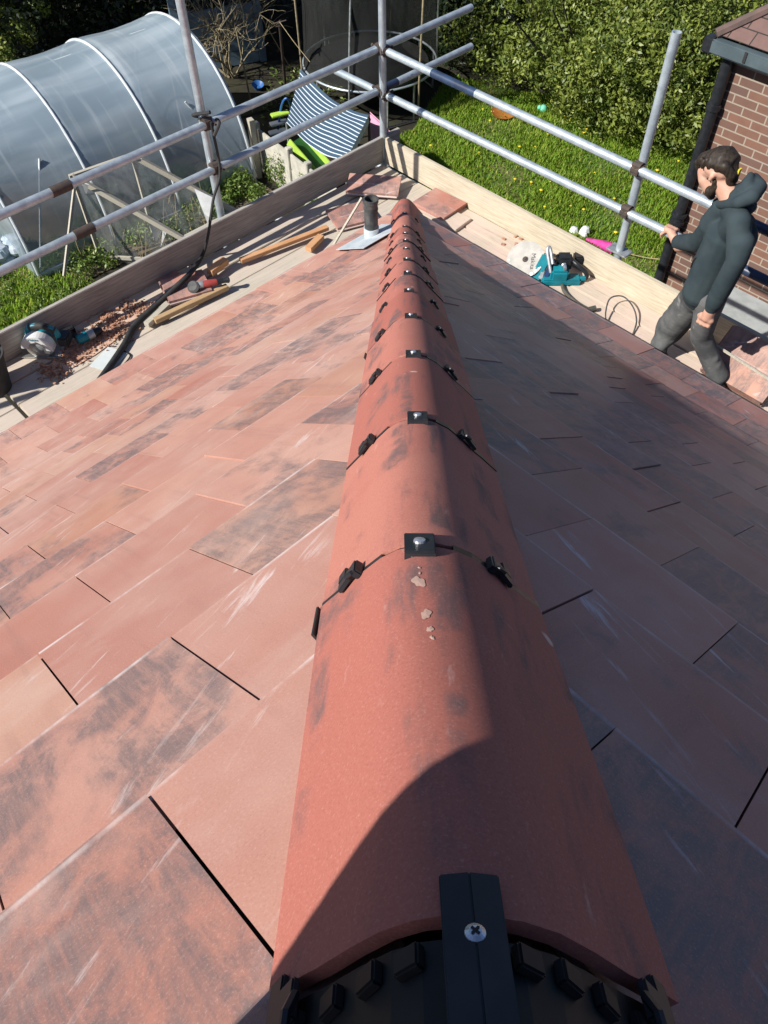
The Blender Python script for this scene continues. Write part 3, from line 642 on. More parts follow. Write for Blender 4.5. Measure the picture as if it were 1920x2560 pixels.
dp.tube([W(dx, NBW - .09, ET + .05), W(dx, NBW - .06, ET - .12)], .052, 12); dp.build('downpipe', m_black, nh, smooth=True)
wp = MB(); q = PB((1660, 645), NBW - .06); wp.tube([W(dx, NBW - .06, -1.33), W(dx - .12, NBW - .06, -1.36), W(dx - .6, NBW - .06, -1.37)], .04, 10)
for z_ in (-1.12, -1.20): wp.tube([W(dx, NBW - .06, z_), W(dx, NBW - .06, z_ - .03)], .075, 12)
wp.build('waste_pipe', m_black, nh, smooth=True)
# lean-to flat roof between the houses
fr = thing('flat_roof_garage', 'low garage with pale flat felt roof crossed by scaffold shadows', 'garage', W(-1.3, 2.0, G))
b = MB(); b.obox(W(-5, 2.15, -1.66), DA * 3.6, DB * 1.04, UP * .05, .01); b.build('roof', m_felt, fr)
b = MB(); b.obox(W(-5, 2.15, (G - 1.72) / 2), DA * 3.5, DB * .98, UP * ((-1.72 - G) / 2)); b.build('wall', m_conc, fr)
# ------------------------------------------------------------------ hedge and shrubs
def shrub(name, label, cat, loc, blobs, n, size, mat, trunk=None, group=None, jitter=.8, core=True, shell=.28):
    t = thing(name, label, cat, loc, group)
    P, Nn = crown_pts(blobs, n, shell); ok = (P[:, 2] > G + .01) & ((lump(P * 2.9 + 5) > -.36) | (rng.uniform(0, 1, len(P)) < .12)) if cat == 'hedge' else P[:, 2] > G + .01; P, Nn = P[ok], Nn[ok]
    leaves('foliage', P, Nn, size, mat, t, jitter, .45, np.clip(.45 + 1.0 * lump(P * 2.1), 0, 1))  # lumpy tint darkens leaf clumps to paint shaded gaps into the foliage
    if trunk:
        b = MB()
        for pts, r in trunk: b.tube(pts, r, 7)
        b.build('branch' if cat != 'tree' else 'trunk', m_bark, t, smooth=True)
    return t
def stems(c, n, h, spread, r=.03):
    out = []
    for _ in range(n):
        a = random.uniform(0, 6.28); d = random.uniform(.2, 1) * spread; p = Vector((c[0] + math.cos(a) * d * .3, c[1] + math.sin(a) * d * .3, G - .05))
        q = p + Vector((math.cos(a) * d * .5, math.sin(a) * d * .5, h * .5)); s_ = p + Vector((math.cos(a) * d, math.sin(a) * d, h))
        out.append((bez([p, q + Vector((random.uniform(-.1, .1), random.uniform(-.1, .1), 0)), s_], 6), [r] * 3 + [r * .7] * 2 + [r * .4] * 2))
    return out
def st_fix(o): return [(p, (r * 3)[:len(p)] if len(r) < len(p) else r[:len(p)]) for p, r in o]
hb = [(2.6, 12.6, -3.7, 1.5, 1.3, 1.5), (3.6, 11.3, -3.6, 1.3, 1.3, 1.6), (4.6, 10.6, -3.4, 1.4, 1.4, 1.75), (5.9, 9.9, -3.5, 1.4, 1.5, 1.7), (4.3, 12.8, -3.2, 1.9, 1.8, 1.9), (6.4, 11.9, -3.2, 1.8, 1.9, 1.9), (3.1, 14.2, -3.2, 1.9, 1.6, 1.9), (5.3, 14.8, -3.0, 2.0, 1.8, 2.1), (7.1, 10.2, -3.8, 1.2, 1.3, 1.3), (4.0, 10.15, -4.25, .8, .6, .75), (5.1, 9.35, -4.3, .7, .6, .7)]
sub = []
for b_ in list(hb):
    for _ in range(9):
        d = norm(rng.normal(0, 1, (1, 3)))[0]; d[2] = abs(d[2]) * .9 - .25; d[1] -= .35; d = d / np.linalg.norm(d); r_ = rng.uniform(.32, .66)
        c_ = np.array(b_[:3]) + d * np.array(b_[3:6]) * rng.uniform(.90, 1.10); sub.append((*c_, r_ * 1.1, r_, r_ * .85))
hb = [(*b_[:3], b_[3] * .82, b_[4] * .82, b_[5] * .86) for b_ in hb] + sub
shrub('laurel_hedge', 'big glossy green laurel hedge along the far side of the lawn', 'hedge', (4.5, 11.5, G), hb, 125000, .088, m_laurel, st_fix(stems((4.4, 11.6), 16, 2.2, 2.4, .04)))
shrub('bluish_shrub', 'darker bluish green shrub left of the hedge behind the trampoline', 'shrub', (1.7, 13.4, G), [(1.5, 13.4, -3.9, 1.0, 1.0, 1.3), (.9, 14.4, -3.7, 1.2, 1.0, 1.5), (2.0, 14.9, -3.6, 1.1, 1.1, 1.6)], 15000, .10, m_ivy, st_fix(stems((1.5, 13.8), 6, 1.6, .8)))
shrub('yellow_shrub', 'yellow green shrub at the far right behind the hedge', 'shrub', (7.4, 14.4, G), [(7.2, 14.2, -3.2, 1.3, 1.1, 1.7), (6.4, 15.6, -3.2, 1.5, 1.1, 1.8), (5.0, 16.4, -3.1, 1.7, 1.0, 1.8)], 22000, .10, m_yleaf, st_fix(stems((7.2, 14.6), 5, 1.8, .8)))
# dark trees closing the back of the garden; upper crowns are added out of view to shade what is below
def tree(name, label, x, y, h, blobs, n, mat, r=.16, group='dark trees at the back of the garden', size=.16):
    t = thing(name, label, 'tree', (x, y, G), group); P, Nn = crown_pts([(x + b[0], y + b[1], G + b[2], *b[3:]) for b in blobs], n, .45); ok = P[:, 2] > G + .1
    leaves('crown', P[ok], Nn[ok], size, mat, t, .7, .4, np.clip(.5 + .5 * lump(P[ok] * 1.1), 0, 1))
    b = MB(); top = Vector((x + .1, y, G + h)); b.tube([(x, y, G - .1), (x + .05, y + .03, G + h * .3), (x, y - .05, G + h * .6), top], [r * 1.3, r, r * .7, r * .2], 9)
    for k in range(7):
        a = k * 2.4; z_ = G + h * (.3 + .08 * k); p = Vector((x + .03, y, z_)); b.tube(bez([p, p + Vector((math.cos(a) * .7, math.sin(a) * .7, .3)), p + Vector((math.cos(a) * 1.6, math.sin(a) * 1.6, .55))], 6), [r * .4] * 3 + [r * .25] * 2 + [r * .12] * 2, 6)
    b.build('trunk', m_bark, t, smooth=True); return t
tree('conifer_tree', 'dark conifer with sunlit sprays behind the left end of the polytunnel', -9.3, 13.2, 8, [(0, 0, 2.2, 2.2, 1.6, 2.6), (.2, .6, 5, 2.0, 1.9, 2.4), (1.4, 1.0, 2.0, 1.6, 1.4, 2.4)], 26000, m_conif)
tree('conifer_tree', 'dark conifer behind the middle of the polytunnel', -6.4, 14.6, 8, [(0, 0, 2.0, 1.9, 1.3, 2.4), (0, -.6, 5.2, 2.4, 2.4, 2.2)], 24000, m_conif)
tree('conifer_tree', 'dark conifer filling the gap behind the bare shrub', -3.9, 16.2, 9, [(0, 0, 2.0, 1.8, 1.2, 2.5), (-.3, -1.6, 5.4, 2.6, 2.8, 2.0)], 24000, m_conif)
tree('conifer_tree', 'dark conifer behind the trampoline net', -1.3, 16.4, 9, [(0, 0, 2.0, 1.9, 1.2, 2.5), (-.4, -2.4, 5.4, 2.3, 2.6, 1.9)], 24000, m_conif)
tree('conifer_tree', 'dark conifer between the trampoline net and the bluish shrub', 1.1, 17.2, 9, [(0, 0, 2.0, 1.7, 1.2, 2.5), (-.6, -1.6, 5.5, 2.0, 2.0, 1.9)], 18000, m_conif)
tree('shade_tree', 'added tree with a wide crown out of view, shading the ground beyond the polytunnel', -7.9, 14.0, 7.5, [(.9, -2.1, 5.6, 2.6, 1.9, 1.7), (2.9, -1.5, 5.8, 2.0, 1.7, 1.6)], 26000, m_conif, .2)  # tree added for the shade its unseen crown casts
# ------------------------------------------------------------------ polytunnel
d_ = Vector((.74, .672, 0)).normalized(); n_ = Vector((-.672, .74, 0)).normalized(); O_ = Vector((-4.39, 6.91, G))
def tun(t, ang): x = 2.0 - 2.0 * math.cos(ang); return O_ + d_ * t + n_ * x + UP * 2.25 * math.sin(ang) ** .92
pt = thing('polytunnel', 'clear polythene polytunnel with white hoops behind the left guard rails', 'polytunnel', O_ + n_ * 2)
hoops = [-2.15, -.72, .62, 2.22]
for t_ in hoops: b = MB(); b.tube([tun(t_, math.pi * k / 36) for k in range(37)], .026, 8); b.build('hoop', m_hoop, pt, smooth=True)
fm = MB(); NU, NV = 48, 44
for i in range(NU + 1):
    t_ = -2.2 + 4.47 * i / NU; sag = 1 - .018 * abs(math.sin(math.pi * (t_ - hoops[0]) / 1.45))
    for j in range(NV + 1):
        ang = math.pi * j / NV; p = tun(t_, ang); c = O_ + d_ * t_ + n_ * 2; p = c + (p - c) * (1.003 * sag) + UP * .004 * math.sin(9 * t_ + 3 * j); fm.v.append(tuple(p))
for i in range(NU):
    for j in range(NV):
        a = i * (NV + 1) + j; fm.f.append((a, a + 1, a + NV + 2, a + NV + 1)); fm.uv += [((i + di) * 4.47 / NU, (j + dj) * 5.4 / NV) for di, dj in ((0, 0), (0, 1), (1, 1), (1, 0))]
fm.build('cover', m_film, pt, smooth=True)
ef = MB()
for t_ in (-2.17, 2.24):
    ps = [tun(t_, math.pi * k / 30) for k in range(31)]; ef.add(ps, [tuple(range(31))], [((k - 15) * .15, 2.2 * math.sin(math.pi * k / 30)) for k in range(31)])
ef.build('end_sheet', m_film, pt)
ed = MB()
for x in (1.5, 2.5): ed.beam(O_ + d_ * 2.26 + n_ * x, O_ + d_ * 2.26 + n_ * x + UP * 2.0, .06, .06, DA)
ed.beam(O_ + d_ * 2.26 + n_ * 1.5 + UP * 1.95, O_ + d_ * 2.26 + n_ * 2.5 + UP * 1.95, .05, .06); ed.tube([O_ + d_ * -2.0 + n_ * 2 + UP * 2.2, O_ + d_ * 2.2 + n_ * 2 + UP * 2.2], .02, 8); ed.build('end_frame', m_hoop, pt)
bs = MB(); bs.beam(O_ - d_ * 2.15 + UP * .06, O_ + d_ * 2.22 + UP * .06, .03, .14); pass
for p0, p1 in ((-2.1, -1.3), (2.2, 1.4)): bs.tube([tun(p0, .05), tun(p1, .75)], .018, 6)
bs.build('side_rail', m_hoop, pt)
b = MB(); b.add([O_ + d_ * t + n_ * x + UP * .006 for t, x in ((-4, -.5), (2.3, -.5), (2.3, 4), (-4, 4))], [(0, 1, 2, 3)]); tag(b.build('tunnel_soil', m_bed), kind='structure')
pl_ = []
for k in range(26):
    t_, x = random.uniform(-2, 2.1), random.choice((random.uniform(.35, 1.2), random.uniform(2.6, 3.6))); p = O_ + d_ * t_ + n_ * x; h = random.uniform(.15, .45); pl_.append((p.x, p.y, G + h * .5, h * .7, h * .7, h * .8))
P, Nn = crown_pts(pl_, 7000, .6); o = leaves('tunnel_crops', P, Nn, .07, m_weed, None, .9); tag(o, 'low green crops in the soil seen through the polytunnel cover', 'crops', kind='stuff')
# ------------------------------------------------------------------ netted wooden cage in front of the tunnel
cg = thing('garden_cage', 'weathered wooden netted cage with white corner pieces in front of the polytunnel', 'cage', PZ((300, 600), G))
T1, T2 = PZ((181, 440), -3.25), PZ((330, 388), -3.25); L1, L2 = PZ((456, 596), -4.25), PZ((588, 528), -4.25)
b = MB(); b.beam(T1 + (T1 - T2) * .05, T2 + (T2 - T1) * .05, .06, .06); b.build('top_rail', m_oldwood, cg)
for p, q in ((T1, L1), (T2, L2)): b = MB(); b.beam(p, q + (q - p) * .1, .06, .08); b.build('rafter', m_oldwood, cg)
for p in (T1, T2, L1, L2): b = MB(); b.beam(Vector((p.x, p.y, G)), p, .05, .05, DA); b.build('post', m_oldwood, cg)
b = MB(); b.beam(L1, L2, .05, .05); b.beam(Vector((T1.x, T1.y, G + .1)), Vector((L1.x, L1.y, G + .1)), .04, .06); b.build('bottom_rail', m_oldwood, cg)
b = MB(); b.beam(PZ((186, 470), -3.4), PZ((160, 690), -4.5), .04, .04, DA); b.build('prop', m_oldwood, cg)
def gus(p, x, y): bb = MB(); bb.prism([p, p + x, p + y], (x.cross(y)).normalized() * .012); bb.build('corner_piece', m_white, cg)
dn = -UP
for tri in (((483, 470, -3.72), (529, 492, -3.86), (517, 558, -4.3)), ((365, 549, -3.95), (412, 558, -4.1), (388, 604, -4.4)), ((405, 566, -4.1), (416, 574, -4.15), (399, 616, -4.5)), ((333, 395, -3.27), (352, 396, -3.3), (339, 430, -3.6)), ((203, 456, -3.27), (219, 460, -3.3), (213, 490, -3.6))):
    v0, v1, v2 = (PZ(q[:2], q[2]) for q in tri); gus(v0 - DA * .03, v1 - v0, v2 - v0)
b = MB(); b.add([T1, T2, L2, L1], [(0, 1, 2, 3)]); b.add([T1, L1, Vector((L1.x, L1.y, G)), Vector((T1.x, T1.y, G))], [(0, 1, 2, 3)]); b.add([L1, L2, Vector((L2.x, L2.y, G)), Vector((L1.x, L1.y, G))], [(0, 1, 2, 3)]); b.build('netting', m_cage, cg)
# ------------------------------------------------------------------ concrete fence beside the play corner
fc = thing('concrete_fence', 'pale concrete panel fence with ivy beside the striped awning', 'fence', PZ((700, 380), G))
F0, F1 = PZ((640, 316), G + .85), PZ((765, 412), G + .85); fd = (F1 - F0).normalized(); F2 = F1 + fd * 1.8
for p, q in ((F0, F0 + fd * 1.05), (F0 + fd * 1.15, F1 + fd * .0), (F1 + fd * .12, F2)):
    b = MB()
    for k in range(3): b.beam(Vector((p.x, p.y, G + .14 + .28 * k)), Vector((q.x, q.y, G + .14 + .28 * k)), .045, .272, UP, .008)
    b.build('panel', m_conc, fc)
for p in (F0, F0 + fd * 1.10, F1 + fd * .06, F2): b = MB(); b.box((p.x, p.y, G + .46), (.11, .11, .94), math.atan2(fd.y, fd.x), .01); b.build('post', m_conc, fc)
wpst = MB(); q = PZ((648, 318), G + .9); wpst.box((q.x - .12, q.y - .1, G + .55), (.10, .13, 1.1), R(30), .005); tag(wpst.build('timber_post', m_oldwood), 'short weathered timber post between polytunnel and concrete fence', 'post')
bf = thing('painted_fence', 'blue grey painted concrete panel fence standing in shade behind the bare shrub', 'fence', (-3.7, 13.1, G))
b = MB(); p, q = Vector((-4.7, 12.75, G)), Vector((-3.22, 13.35, G))
for k in range(4): b.beam(p + UP * (.15 + .3 * k), q + UP * (.15 + .3 * k), .06, .292, UP, .01)
b.build('panel', m_bluec, bf)
for p in ((-3.14, 13.38), (-4.78, 12.7)): b = MB(); b.box((*p, G + 1.25), (.15, .15, 2.5), R(22), .01); b.build('post', m_bluec, bf)
# ------------------------------------------------------------------ bare shrub (recursive twigs)
bsx = thing('bare_shrub', 'leafless pale twiggy shrub behind the end of the polytunnel', 'shrub', PZ((575, 190), G))
tb = MB()
def twig(p, d, L, r, lv):
    pts = [p]; q = p; dd = d
    for _ in range(3): dd = (dd + Vector((random.gauss(0, .22), random.gauss(0, .22), random.gauss(.02, .16)))).normalized(); q = q + dd * L / 3; pts.append(q)
    tb.tube(pts, [r, r * .85, r * .7, r * .55], 5 if lv < 2 else 4, cap=False)
    if lv < 4:
        for k in range(3 if lv < 3 else 2):
            nd = (dd + Vector((random.gauss(0, .65), random.gauss(0, .65), random.gauss(.05, .45)))).normalized(); twig(pts[random.choice((1, 2, 3))], nd, L * random.uniform(.6, .85), r * .6, lv + 1)
c0 = bsx.location
for k in range(8): twig(c0 + Vector((random.uniform(-.15, .15), random.uniform(-.1, .1), 0)), Vector((random.gauss(0, .35), random.gauss(-.1, .3), 1)).normalized(), .95, .024, 0)
tb.build('branches', m_twig, bsx)
# ------------------------------------------------------------------ poles of the back garden
def pole(p, q, r, mat, name, label, cat='pole', n=8): b = MB(); b.tube([p, q], r, n); return tag(b.build(name, mat, smooth=True), label, cat)
rp = thing('washing_line_post', 'rusty washing line post with a crossbar behind the awning', 'post', PZ((715, 232), G))
b = MB(); topp = PZ((699, 55), G + 2.0); b.tube([rp.location, topp], .028, 8); b.build('pole', m_rust, rp); b = MB(); b.tube([topp + Vector((-.12, 0, -.03)), topp + Vector((.12, .02, .02))], .012, 6); b.tube([topp - UP * .08 + Vector((-.08, 0, 0)), topp - UP * .08 + Vector((.08, .05, 0))], .012, 6); b.build('crossbar', m_rust, rp)
def wire(p, q, sag, name, label, r=.006, mat=m_straw): m_ = (p + q) / 2 - UP * sag; b = MB(); b.tube(bez([p, m_, q], 12), r, 5); return tag(b.build(name, mat), label, 'line')
wire(topp, PZ((775, 155), G + 1.55), .02, 'washing_line', 'pale line from the rusty post to the striped awning')
wire(PZ((655, 45), G + 1.9), PZ((742, 200), G + .3), .0, 'guy_line', 'pale guy line slanting past the rusty post', .010)
pole(PZ((632, 280), G), PZ((590, 70), G + 1.75), .017, m_twig, 'bamboo_cane', 'thin pale cane leaning up in front of the bare shrub', 'cane')
# blue tub, sack, toys and bits on the ground
bt = PZ((645, 222), G); b = MB(); b.lathe(bt, (.1, -.2, 1), [(.07, 0), (.12, .10), (.13, .107), (.11, .09), (.07, .02)], 18); tag(b.build('blue_tub', m_bluep, smooth=True), 'blue plastic tub lying on dark soil behind the tunnel end', 'tub')
q = PZ((1257, 290), G); b = MB(); b.lathe(q + UP * .03, (.05, -.15, 1), [(.16, 0), (.24, .05), (.25, .075), (.22, .06), (.14, .03)], 22); tag(b.build('dish', m_terra, smooth=True), 'orange brown dish lying on the lawn by the hedge', 'dish')
q = PZ((1357, 281), G); b = MB(); b.ball(q + UP * .07, .085, 14); b.ball(q + UP * .10 + Vector((-.08, 0, 0)), .05, 10); tag(b.build('mint_toy', m_mint, smooth=True), 'small mint green toy at the foot of the hedge', 'toy')
u0_, u1_ = PZ((1466, 598), G + .07), PZ((1535, 622), G + .09); b = MB(); b.tube([u0_, u0_.lerp(u1_, .3), u0_.lerp(u1_, .7), u1_, u1_ + (u1_ - u0_) * .06], [.02, .055, .085, .09, .03], 10); b.tube([u1_, u1_ + (u1_ - u0_) * .35], .012, 6)
tag(b.build('folded_parasol', m_mag, smooth=True), 'magenta folded parasol lying on the lawn edge below the scaffold', 'parasol')
q = PZ((1450, 590), G); b = MB()
for k in range(7): b.ball(q + Vector((random.uniform(-.12, .12), random.uniform(-.08, .08), random.uniform(.02, .1))), random.uniform(.05, .09), 8)
tag(b.build('crumpled_paper', m_dish), 'crumpled white wrapping on the lawn beside the magenta parasol', 'wrapping')
wire(PZ((1550, 627), G + .12), PZ((1665, 650), G + .12), .03, 'string', 'pale string lying over the grass beside the parasol', .008)
q = PZ((18, 648), G); bg_ = MB()
for k in range(16): bg_.ball(q + Vector((random.uniform(-.35, .3), random.uniform(-.3, .25), random.uniform(.03, .25))), random.uniform(.10, .20), 9, (1.2, .9, .8))
tag(bg_.build('crumpled_sack', m_bag), 'crumpled white plastic sack on the weeds left of the polytunnel', 'sack')
q = PZ((1880, 12), G); b = MB(); b.box((q.x, q.y, G + .45), (.7, .45, .9), R(30), .04); b.box((q.x - .5, q.y - .3, G + .15), (.5, .4, .3), R(10), .03); tag(b.build('white_tub', m_white), 'white container beyond the neighbouring roof', 'container')
sheet('paving', [(7.6, 14.8), (20, 9), (26, 24), (8.2, 24)], G + .004, m_conc)
# ------------------------------------------------------------------ trampoline
tc = PZ((925, 150), G + .75); TRr = 1.36; TZ = G + .75
tr = thing('trampoline', 'round trampoline with dark safety net in the shade at the back of the lawn', 'trampoline', (tc.x, tc.y, G))
ring = [Vector((tc.x + TRr * math.cos(a), tc.y + TRr * math.sin(a), TZ)) for a in np.linspace(0, 2 * math.pi, 49)]
b = MB(); b.tube(ring, .022, 8, cap=False); b.build('frame', m_galv, tr, smooth=True)
b = MB(); b.add([Vector((tc.x + TRr * .88 * math.cos(a), tc.y + TRr * .88 * math.sin(a), TZ - .02)) for a in np.linspace(0, 2 * math.pi, 48, endpoint=False)], [tuple(range(48))]); b.build('mat', m_blackm, tr)
for k in range(4):
    a = .5 + k * math.pi / 2; p = Vector((tc.x + TRr * math.cos(a - .22), tc.y + TRr * math.sin(a - .22), TZ)); q = Vector((tc.x + TRr * math.cos(a + .22), tc.y + TRr * math.sin(a + .22), TZ))
    b = MB(); b.tube([p, Vector((p.x, p.y, G + .03)), Vector((q.x, q.y, G + .03)), q], .02, 8); b.build('leg', m_galvd, tr)
nb = MB(); K = 60
for k in range(K + 1):
    a = 2 * math.pi * k / K
    for j, (z_, f_) in enumerate(((TZ, 1.), (TZ + .45, .97 + .03 * math.sin(7 * a)), (TZ + 1.0, .95 + .04 * math.sin(5 * a)), (TZ + 1.75, .97))): nb.v.append((tc.x + TRr * f_ * math.cos(a), tc.y + TRr * f_ * math.sin(a), z_))
for k in range(K):
    for j in range(3): nb.f.append((k * 4 + j, (k + 1) * 4 + j, (k + 1) * 4 + j + 1, k * 4 + j + 1))
nb.build('safety_net', m_net, tr, smooth=True)
for k in range(6):
    a = .25 + k * math.pi / 3; lean = random.uniform(-.12, .12); p = Vector((tc.x + (TRr + .05) * math.cos(a), tc.y + (TRr + .05) * math.sin(a), G + .3)); b = MB(); b.tube(bez([p, p + Vector((lean * .3, 0, .9)), p + Vector((lean, lean, 2.2))], 8), .020, 8); b.build('net_pole', m_twig if k % 2 else m_galvd, tr, smooth=True)
# ------------------------------------------------------------------ striped awning over the play corner, slide and pink panel
aw = thing('striped_awning', 'navy and white striped fabric awning stretched behind the corner of the toe board', 'awning', PZ((800, 330), G))
c00, c10, c11, c01 = PZ((752, 172), G + 1.55), PZ((922, 288), G + 1.45), PZ((864, 402), G + 1.05), PZ((716, 306), G + 1.0)
sm = MB(); NN = 28
for i in range(NN + 1):
    for j in range(NN + 1):
        u_, v_ = i / NN, j / NN; p = (c00.lerp(c10, u_)).lerp(c01.lerp(c11, u_), v_); p = p - UP * (.16 * math.sin(math.pi * u_) + .05 * math.sin(math.pi * v_) * math.sin(2 * math.pi * u_ + .5) + .004 * math.sin(17 * u_ + 9 * v_)); sm.v.append(tuple(p))
for i in range(NN):
    for j in range(NN): a = i * (NN + 1) + j; sm.f.append((a, a + 1, a + NN + 2, a + NN + 1)); sm.uv += [((i + di) / NN, (j + dj) / NN) for di, dj in ((0, 0), (0, 1), (1, 1), (1, 0))]
sm.build('fabric', m_stripe, aw, smooth=True)
vl = MB()
for i in range(NN + 1): p = c10.lerp(c11, i / NN); vl.v += [tuple(p), tuple(p + DB * .05 - UP * (.09 + .02 * math.sin(i * 1.9)))]
vl.f = [(2 * i, 2 * i + 1, 2 * i + 3, 2 * i + 2) for i in range(NN)]; vl.build('fringe', m_dish, aw)
for c in (c00, c10, c11, c01): b = MB(); b.tube([Vector((c.x, c.y, G)), c - UP * .01], .022, 8); b.build('pole', m_rust if c is c10 else m_galvd, aw, smooth=True)
sd = thing('play_slide', 'lime green play slide with blue ladder rail beside the awning', 'slide', PZ((745, 370), G))
s0, s1 = PZ((738, 352), G + .70), PZ((815, 440), G + .25); sx = (s1 - s0).cross(UP).normalized()
b = MB(); b.beam(s0, s1, .34, .03); b.build('chute', m_dgreen, sd)
for sg in (-1, 1): b = MB(); b.beam(s0 + sx * .18 * sg + UP * .06, s1 + sx * .18 * sg + UP * .06, .035, .16, UP, .01); b.build('side_wall', m_lime, sd)
b = MB(); lt = PZ((716, 246), G + 1.25); l0 = PZ((695, 322), G + .55); l1 = PZ((728, 310), G + .55)
b.tube(bez([l0, l0.lerp(lt, .75) - Vector((.05, 0, 0)), lt, l1.lerp(lt, .7) + Vector((.05, 0, 0)), l1], 24), .022, 8); b.build('ladder_rail', m_bluep, sd, smooth=True)
for k in range(3): b = MB(); z_ = .95 - .25 * k; p = PZ((700 - 3 * k, 285 + 22 * k), G + z_); b.box(p, (.34, .14, .04), R(25), .01); b.build('step', m_dish if k else m_lime, sd)
q0, q1, q2 = PZ((925, 285), G + 1.1), PZ((968, 325), G + 1.1), PZ((925, 362), G + .6)
b = MB(); b.prism([q0, q1, Vector((q1.x, q1.y, G)), Vector((q0.x, q0.y, G))], -DA * .05 - DB * .02); pp = thing('playhouse', 'pink toy playhouse panel just beyond the toe board corner', 'playhouse', Vector((q0.x, q0.y, G))); b.build('wall', m_pink, pp)
b = MB(); b.prism([q0 + UP * .02, q1 + UP * .02, q1 + UP * .02 - DA * .45 - UP * .25, q0 + UP * .02 - DA * .45 - UP * .25], UP * .02); b.build('roof', m_pink, pp); b = MB(); cc = PZ((957, 331), G + .95); b.box(cc, (.06, .04, .05), 0, .01); b.build('knob', m_red, pp)
# ------------------------------------------------------------------ weeds, flowers, dry stems
def weeds(label, spots, n, size=.06): P, Nn = crown_pts([(p.x, p.y, G + h * .45, r, r, h * .6) for p, r, h in spots], n, .7); o = leaves('weeds', P, Nn, size, m_weed, None, .9, .5); tag(o, label, 'weeds', kind='stuff')
wsp = [(PZ((570 + random.uniform(-60, 80), 480 + random.uniform(-30, 35)), G), random.uniform(.15, .3), random.uniform(.25, .5)) for _ in range(12)]
weeds('green weeds at the foot of the concrete fence', wsp, 5000)
weeds('green weeds along the toe board in front of the cage', [(PZ((x, 660 - .45 * (x - 250) + random.uniform(-40, 20)), G), random.uniform(.12, .28), random.uniform(.12, .35)) for x in np.linspace(200, 560, 20)], 6000)
weeds('green weeds at the left edge around the white sack', [(PZ((random.uniform(-40, 190), random.uniform(600, 800)), G), random.uniform(.07, .2), random.uniform(.05, .16)) for _ in range(90)], 15000, .04)
lg = [PZ(q, G) for q in ((-90, 560), (40, 600), (120, 690), (230, 690), (270, 760), (0, 880), (-120, 830))]
grass('rough_grass', [(p.x, p.y) for p in lg], 9000, .10, m_grass, 'rough green grass at the left edge below the toe board')
shrub('sunlit_conifer_sprays', 'brighter leaf clumps standing in for sunlit conifer sprays at the top left corner behind the polytunnel', 'shrub', PZ((30, 90), G), [tuple(PZ((15, 40), -3.7)) + (.35, .3, .5), tuple(PZ((60, 75), -3.8)) + (.25, .25, .3), tuple(PZ((95, 12), -3.5)) + (.3, .25, .25), tuple(PZ((10, 130), -4.0)) + (.25, .25, .35)], 1500, .10, m_laurel, st_fix(stems(PZ((30, 90), G)[:2], 4, 1.2, .4, .02)), shell=.6)  # paler laurel leaf colour paints sunlight onto the dark conifer here
weeds('ivy creeping over the concrete fence', [(F0 + fd * random.uniform(.2, 2.2) - UP * random.uniform(.75, .8) + W(-.1, -.0), random.uniform(.08, .18), random.uniform(.4, .8)) for _ in range(12)], 2600, .05)
P = rng.uniform([-2.9, 10.4], [-1.2, 13.0], (420, 2)); P3 = np.c_[P, np.full(420, G + .03)]; o = leaves('leaf_litter', P3, np.tile([0, 0, 1.], (420, 1)), .10, m_weed, None, .5); tag(o, 'scattered pale leaves on the dark soil behind the awning', 'leaf litter', kind='stuff')
ds = MB()
for k in range(60):
    p = PZ((random.uniform(210, 560), random.uniform(520, 690)), G); q = p + Vector((random.gauss(0, .12), random.gauss(0, .12), random.uniform(.3, .75))); ds.tube([p, p.lerp(q, .5) + Vector((random.gauss(0, .03), 0, 0)), q], .005, 4)
tag(ds.build('dry_stems', m_straw), 'dry straw coloured stems standing around the netted cage', 'dry stems', kind='stuff')
fb = MB(); fb.lathe((0, 0, 0), (0, 0, 1), [(.006, -.06), (.005, 0), (.030, .004), (.032, .010), (.018, .016)], 8); f0 = fb.build('dandelion', m_yel)
ps = rng.uniform([-1, 3.4], [6, 12], (400, 2)); ps = ps[inside(ps, LAWN)][:70]
for k, (x, y) in enumerate(ps):
    o = f0 if k == 0 else f0.copy()
    if k: col.objects.link(o)
    o.location = (x, y, G + random.uniform(.05, .085)); s_ = random.uniform(.6, 1.1); o.scale = (s_, s_, s_); tag(o, 'yellow dandelion flower growing in the lawn grass', 'flower', 'yellow dandelions scattered over the lawn')
# ------------------------------------------------------------------ loose tiles
def loose_tile(c, X, Y, nrm, name='roof_tile', lw=.21, ww=.165):   # half sizes along X (length) and Y
    mb = MB(); c, X, Y = Vector(c), Vector(X).normalized(), Vector(Y).normalized(); n = Vector(nrm).normalized(); Y = n.cross(X).normalized(); t = .010
    a = [(-lw, -ww), (lw, -ww), (lw, ww), (-lw, ww)]; tp = [c + X * x + Y * y + n * t for x, y in a]; bt = [c + X * x + Y * y - n * t for x, y in a]
    tn = (rng.uniform(), rng.uniform(.55, .95), rng.uniform()); uv = [(x, y) for x, y in a]; fs = [(0, 1, 2, 3), (7, 6, 5, 4)] + [(i, 4 + i, 4 + (i + 1) % 4, (i + 1) % 4) for i in range(4)]
    uvs = uv + uv[::-1]
    for i in range(4): uvs += [uv[i], uv[i], uv[(i + 1) % 4], uv[(i + 1) % 4]]
    mb.add(tp + bt, fs, uvs, tn)
    for y in (-ww, ww - .03):   # interlocks along both long sides, nibs underneath
        q = [c + X * x + Y * yy + n * (-t if y < 0 else t * .2) for x, yy in ((-lw, y - .012), (lw * .95, y - .012), (lw * .95, y + .015), (-lw, y + .015))]
        mb.add(q + [p - n * .006 for p in q], [(0, 1, 2, 3), (7, 6, 5, 4)] + [(i, 4 + i, 4 + (i + 1) % 4, (i + 1) % 4) for i in range(4)], [(0, 0)] * 24, tn)
    return mb
